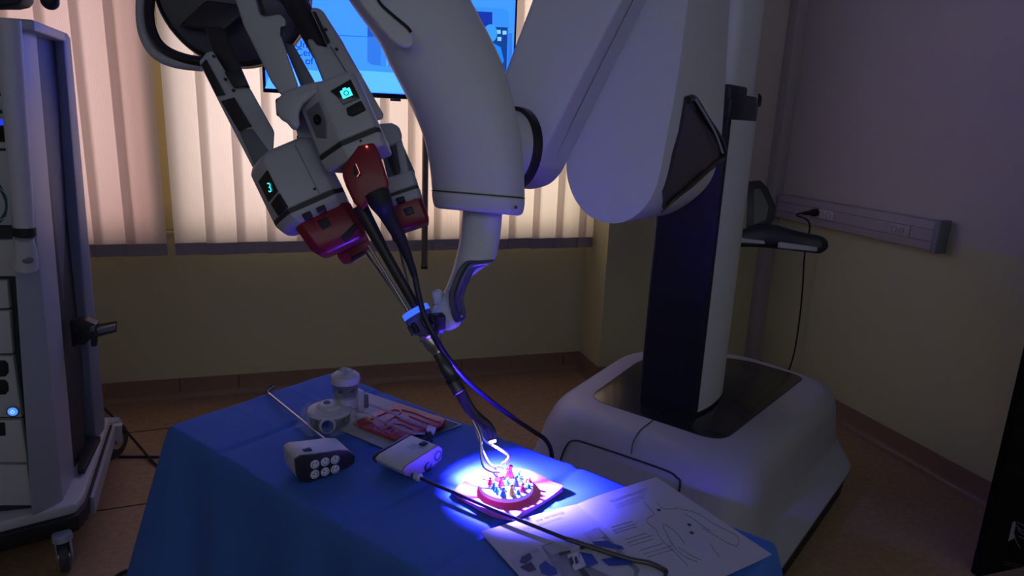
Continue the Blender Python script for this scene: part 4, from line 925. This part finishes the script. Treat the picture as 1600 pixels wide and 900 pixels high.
pat(LPt, [(797, 873), (840, 856), (877, 898), (858, 925), (830, 935)], PHL, plg)
pat(LPt, [(846, 853), (935, 824), (1000, 890), (985, 925), (890, 925)], PHG, plg)
pat(LPt, [(848, 854), (933, 826), (945, 838), (862, 868)], PHL, plg, .0015)
for s_ in ([(842, 884), (852, 876), (868, 888), (872, 896), (858, 900), (846, 896)], [(925, 846), (950, 845), (962, 852), (958, 857), (930, 852)], [(905, 862), (925, 866), (935, 880), (918, 886), (904, 878)], [(940, 874), (975, 868), (990, 882), (952, 884)], [(960, 850), (972, 853), (975, 858), (965, 858)]): pat(LPt, s_, PHB, plg, .002)
for s_ in ([(815, 870), (828, 864), (832, 872), (822, 880), (812, 878)], [(812, 886), (830, 878), (838, 890), (826, 893)], [(889, 873), (893, 869), (897, 880), (893, 884)], [(897, 871), (901, 869), (904, 879), (900, 882)], [(872, 864), (890, 860), (892, 863), (876, 868)], [(905, 855), (925, 850), (928, 853), (908, 859)], [(905, 890), (912, 888), (922, 900), (914, 905)]): pat(LPt, s_, INK, plg, .0025)
pat(LPt, [(886, 868), (905, 860), (916, 884), (898, 892)], mat('photo_white', (.6, .62, .7), .5), plg, .002)

# ================================================================== VISION CART at the left
CT = empty('vision_cart', (-.95, 2.6, 0), 'tall grey blue equipment cart with drawers, posts and castors at the left edge', 'equipment cart')
zp = .20
def cz(px, py, z=zp): return onz(px, py, z)
pA = [cz(-190, 872), cz(0, 822), cz(92, 799), cz(118, 792), cz(132, 775), cz(172, 655), V((-1.25, 3.05, zp)), V((-1.35, 2.2, zp))]
MB().prism([p+Z*-.025 for p in pA], [p+Z*.012 for p in pA]).build('base_plate', CARTL, CT, bev=.008)
MB().prism([p+V((0, -.012, 0))+(p-V((-1.1, 2.6, zp))).normalized()*.012+Z*-.022 for p in pA], [p+(p-V((-1.1, 2.6, zp))).normalized()*.002+Z*-.09 for p in pA]).build('bumper', BLACK, CT, bev=.006)
# side kick rail
sr = [cz(130, 790, .19), cz(173, 652, .19)]
sr[0] = sr[0].lerp(sr[1], .12)
MB().prism([sr[0]+V((.0, 0, -.02)), sr[1]+V((.0, 0, -.02)), sr[1]+V((.0, 0, -.085)), sr[0]+V((.0, 0, -.085))], V((.018, 0, 0))).build('side_rail', CARTG, CT, bev=.004)
# front post: bottom ring / top ring
def two(bot_, top_, name, m, par=CT, bev=.006): return MB().prism(bot_, top_).build(name, m, par, bev=bev, smooth=40)
zb_, zt_ = zp+.012, 1.69
b0, b1, b2 = cz(50, 808, zb_), cz(98, 783, zb_), cz(117, 742, zb_)
t0, t1, t2 = ony(-4, 45, 2.20), ony(25, 46, 2.2), ony(57, 50, 2.32)
b3 = b2+V((-.10, .08, 0)); b4 = b0+V((-.02, .2, 0)); t3 = t2+V((-.10, .08, 0)); t4 = t0+V((-.02, .2, 0))
two([b0, b1, b2, b3, b4], [t0, t1, t2, t3, t4], 'front_post', CARTG)
# rear post
rb = [cz(126, 690, zb_), cz(150, 688, zb_), cz(163, 672, zb_)]; rt_ = [ony(84, 50, 2.50), ony(98, 51, 2.50), ony(106, 53, 2.54)]
two(rb+[rb[2]+V((-.02, .1, 0)), rb[0]+V((-.02, .1, 0))], rt_+[rt_[2]+V((-.02, .1, 0)), rt_[0]+V((-.02, .1, 0))], 'rear_post', CARTB)
# recessed side panel
sb_, st_ = [b2+V((-.03, .03, .0)), rb[0]+V((.0, .02, .0))], [t2+V((-.03, .03, 0)), rt_[0]+V((0, .02, 0))]
two([sb_[0], sb_[1], sb_[1]+V((-.03, 0, 0)), sb_[0]+V((-.03, 0, 0))], [st_[0], st_[1], st_[1]+V((-.03, 0, 0)), st_[0]+V((-.03, 0, 0))], 'side_panel', mat('recess_blue', (.09, .11, .19), .5), bev=.002)
MB().prism([p+Z*.004 for p in (cz(122, 744, zb_), cz(133, 742, zb_), cz(158, 690, zb_), cz(128, 690, zb_))], Z*.02).build('tray', DARK, CT, bev=.003)
# top slab
tp_ = [ony(-140, 22, 2.2), ony(0, 27, 2.2), ony(52, 33, 2.2), ony(106, 49, 2.56)]
tp_ = [V((p.x, p.y, 1.705)) for p in tp_]; tp_ += [V((tp_[3].x-.1, 2.8, 1.705)), V((-1.25, 2.8, 1.705))]
MB().prism(tp_, -Z*.028).build('top_slab', CARTG, CT, bev=.006)
# device stack
YD = 2.30
def dp(px, py): return ony(px, py, YD)
def dev(x1t, y1, x1b, y2, m=CARTL, name='device_panel', dep=.03, x0=-160):
    a = [dp(x0, y1), dp(x1t, y1), dp(x1b, y2), dp(x0, y2)]
    return MB().prism(a, V((0, dep, 0))).build(name, m, CT, bev=.003)
CK = mat('chassis_dark', (.03, .035, .05), .5)
MB().prism([ony(-160, 50, YD+.02), ony(40, 50, YD+.02), ony(80, 800, YD+.02), ony(-160, 800, YD+.02)], V((0, .4, 0))).build('chassis', CK, CT, smooth=0)
for x1, y1, x2, y2 in ((14, 60, 16, 145), (16, 150, 17, 172), (18, 222, 20, 232), (20, 236, 24, 352), (22, 375, 26, 432), (11, 438, 15, 482), (15, 486, 20, 553), (20, 557, 34, 652), (33, 657, 43, 723), (42, 727, 51, 790)):
    pnl_ = dev(x1, y1, x2, y2)
    if y1 == 557:
        for (ya, yb) in ((563, 588), (593, 616)):
            q_ = [(-20, ya), (8, ya), (13, ya+5), (14, yb-6), (9, yb), (-20, yb+1)]
            MB().prism([dp(*p)+V((0, -.003, 0)) for p in q_], V((0, .004, 0))).build('handle_recess', BLACK, pnl_, bev=.001)
        c = dp(21, 642)+V((0, -.002, 0))
        MB().lathe([(.017, 0), (.018, .003), (.015, .004)], c, (0, -1, 0), 28).build('button_bezel', GREY, pnl_)
        MB().lathe([(.014, .003), (.013, .0055)], c, (0, -1, 0), 28).build('power_button', POWER, pnl_)
        s_ = MB(); s_.tube([c+V((math.cos(a)*.005, -.006, math.sin(a)*.005)) for a in [math.radians(125+k*36) for k in range(9)]], .0009, 6); s_.tube([c+V((0, -.006, .001)), c+V((0, -.006, .008))], .0009, 6)
        s_.build('power_symbol', mat('pale_blue_light', (.1, .3, 1), .4, emit=(.35, .55, 1), es=1.5), pnl_)
    if y1 == 657: MB().prism([dp(*p)+V((0, -.003, 0)) for p in ((-20, 660), (8, 660), (9, 680), (-20, 682))], V((0, .004, 0))).build('slot', BLACK, pnl_, smooth=0)
dv = dev(17, 176, 18, 219, GLOSS, 'display_strip')
MB().prism([dp(*p)+V((0, -.003, 0)) for p in ((-30, 186), (9, 186), (10, 196), (-30, 196))], V((0, .002, 0))).build('blue_light', mat('led_blue', (0, 0, .2), .4, emit=(.02, .05, .8), es=.7), dv, smooth=0)
# white tube, strap and cup
tb0, tb1 = ony(12, 30, 2.10), ony(38, 356, 2.10)
ht = MB().tube([tb0, tb0.lerp(tb1, .5), tb1], [.028, .0265, .024], 20).build('cable_duct', CARTL, CT)
MB().lathe([(.0255, -.012), (.027, -.01), (.027, .010), (.0255, .012)], ony(38, 362, 2.10), tb1-tb0, 24).build('strap', BLACK, CT)
MB().tube([ony(38, 372, 2.10), ony(40, 392, 2.115), ony(41, 418, 2.13)], [.021, .026, .030], 20).build('cup', CARTL, CT)
MB().ball(ony(42, 406, 2.10), .016, 8, (1, .5, .7)).build('cup_hollow', GREY, CT)
for k in range(3): MB().tube([ony(x, y, 2.12-.004*k) for x, y in ((-12, 270), (2+2*k, 300), (9+k, 318), (6+k, 334+2*k), (-6, 346+3*k), (-20, 350))], .0017, 6, res=5).build('cable', mat('teal_cable', (.01, .12, .11), .4), CT)
MB().tube([ony(x, y, 2.11) for x, y in ((-5, 290), (12, 306), (20, 322), (8, 340), (-5, 344))], .0012, 6, res=5).build('cable', WHITE2, CT)
# monitor underside and its grip above the cart
MB().prism([ony(x, y, 2.1) for x, y in ((-160, -90), (40, -90), (36, -2), (30, 6), (14, 9), (-160, 9))], V((0, .08, 0))).build('monitor', BLACK, CT, bev=.006)
MB().tube([ony(78, -90, 2.12), ony(78, -20, 2.12), ony(78, 2, 2.12)], [.02, .021, .021], 20).build('camera_grip', BLACK, CT)
MB().ball(ony(78, 2, 2.12), .0212, 10).build('grip_end', BLACK, CT)
mp = ony(30, -60, 2.3); MB().box((mp.x-.03, 2.28, 1.86), .34, .06, .05).build('monitor_arm', DARK, CT, bev=.006)
MB().tube([V((mp.x-.14, 2.3, 1.70)), V((mp.x-.14, 2.3, 1.88))], .025, 18).build('monitor_post', DARK, CT)
# clamp bracket on the rear post
cbk = MB(); 
hk_ = [ony(x, y, 2.52) for x, y in ((108, 502), (132, 500), (150, 508), (150, 520), (132, 540), (112, 538))]
cbk.prism(hk_, V((0, .05, 0))); ck = cbk.build('clamp', DARK, CT, bev=.004)
MB().prism([ony(x, y, 2.5) for x, y in ((140, 512), (150, 511), (150, 516), (178, 509), (177, 520), (150, 528), (140, 528)) ], V((0, .02, 0))).build('clamp_arm', GREY, ck, bev=.002)
fr_ = [ony(x, y, 2.5) for x, y in ((150, 509), (182, 503), (181, 517), (150, 524))]
MB().tube(fr_+[fr_[0]], .004, 8).build('clamp_frame', DARK, ck)
MB().prism([ony(x, y, 2.49) for x, y in ((140, 520), (152, 518), (150, 542), (142, 542))], V((0, .02, 0))).build('clamp_knob', DARK, ck, bev=.003)
MB().tube([ony(x, y, 2.5) for x, y in ((112, 520), (118, 516), (122, 522), (122, 534), (114, 540))], .005, 8, res=3).build('clamp_hook', BLACK, ck)
# castors
def castor(c, r_, ax, z0):
    k = empty('x', c) if 0 else None
    w1 = MB().lathe([(r_*.55, -.014), (r_*.95, -.013), (r_, -.006), (r_, .006), (r_*.95, .013), (r_*.55, .014)], c, ax, 32).build('castor_wheel', mat('tyre_grey', (.05, .05, .055), .6), CT)
    MB().lathe([(r_*.3, -.017), (r_*.5, -.016), (r_*.5, .016), (r_*.3, .017)], c, ax, 24).build('wheel_hub', METAL, w1)
    ax = V(ax).normalized()
    for s in (-1, 1):
        MB().prism([c+ax*s*.020+V((0, 0, -.01))+ax.cross(Z)*.016, c+ax*s*.020+V((0, 0, -.01))-ax.cross(Z)*.016, c+ax*s*.020+V((0, 0, z0-c.z))-ax.cross(Z)*.03, c+ax*s*.020+V((0, 0, z0-c.z))+ax.cross(Z)*.03], ax*.003).build('fork', CARTG, w1, bev=.001)
    MB().lathe([(.03, 0), (.028, .02)], V((c.x, c.y, z0-.012)), Z, 20).build('fork_top', CARTG, w1)
fc = cz(101, 868, .052); castor(V((fc.x, fc.y, .052)), .052, (1, .25, 0), .125)
rc_ = onz(183, 688, .075); castor(V((rc_.x-.01, rc_.y, .075)), .075, (1, -.45, 0), .165)
castor(V((-1.25, 2.35, .052)), .052, (1, .25, 0), .125); castor(V((-1.25, 2.95, .052)), .052, (1, .25, 0), .125)
MB().box((rc_.x+.012, rc_.y-.045, .165), .05, .03, .01).build('brake_pedal', CARTL, CT, bev=.003)
# floor cables
o = MB().tube([onz(158, 634, .17), onz(168, 643, .16), onz(190, 665, .12), onz(222, 702, .03), onz(246, 728, .006), onz(300, 760, .006)], .0055, 10, res=5).build('power_cable', BLACK, smooth=60)
tag(o, 'black cable dropping from the cart to the floor behind the table', 'cable')
o = MB().tube([onz(186, 714, .0055), onz(215, 713.5, .0055), onz(260, 714, .0055), onz(330, 716, .0055)], .005, 10, res=3).build('floor_cable', mat('cable_navy', (.01, .015, .10), .5), smooth=60)
tag(o, 'dark blue cable lying straight on the floor beside the rear castor', 'cable')
o = MB().tube([onz(150, 925, .007), onz(175, 905, .007), onz(195, 893, .007), onz(225, 885, .007)], .006, 10, res=3).build('floor_cable', BLACK, smooth=60)
tag(o, 'black cable on the floor at the foot of the blue drape', 'cable')
# ================================================================== black roll-up stand at the right edge
yb_ = 1.16
s0, s1 = onz(1532, 900, .22), None
bn_ = empty('display_stand', onz(1530, 900, 0)+V((.2, -.03, 0)), 'black display panel with white printed mark at the lower right edge', 'display stand')
b0_ = onz(1528, 902, .0); xs = b0_.x; ysd = b0_.y
def S(px, py, o_=0): return ony(px, py, ysd-o_)
pts = [V((xs, ysd, .0)), V((xs+.62, ysd, 0)), V((xs+.62, ysd, 1.10)), V((xs, ysd, 1.10))]
tl = S(1600, 530)
pts = [V((xs, ysd, .0)), V((xs+.42, ysd, 0)), V((xs+.42, ysd, 1.9)), V((xs-.0, ysd, 1.9))]
MB().prism(pts, V((0, .03, 0))).build('panel', mat('matte_black_board', (.004, .004, .005), .8, spec=.2), bn_, bev=.003)
PM = mat('stand_print', (.32, .31, .36), .6)
def sp_(pts_): sheet([S(*p) for p in pts_], V((0, -1, 0)), .0006, .0008).build('printed_mark', PM, bn_, smooth=0)
sp_(((1575, 846), (1582, 816), (1586, 814), (1587, 820), (1584, 832), (1586, 840)))
wl = MB()
for q_ in (((1585, 838), (1588, 846), (1594, 856)), ((1588, 820), (1596, 828), (1610, 832)), ((1590, 826), (1598, 834), (1612, 840)), ((1592, 838), (1600, 842), (1612, 850)), ((1588, 816), (1596, 819), (1610, 828))): wl.tube([S(*p, .0008) for p in q_], .0012, 5, res=4)
wl.build('printed_line', PM, bn_)
for y_, x_ in ((877, 1568), (881, 1570), (893, 1566), (897, 1567)):
    MB().prism([S(x_, y_, .0008), S(1625, y_+13, .0008), S(1625, y_+14.2, .0008), S(x_, y_+1.2, .0008)], V((0, .0006, 0))).build('printed_line', mat('stand_print_dim', (.06, .06, .07), .6), bn_, smooth=0)
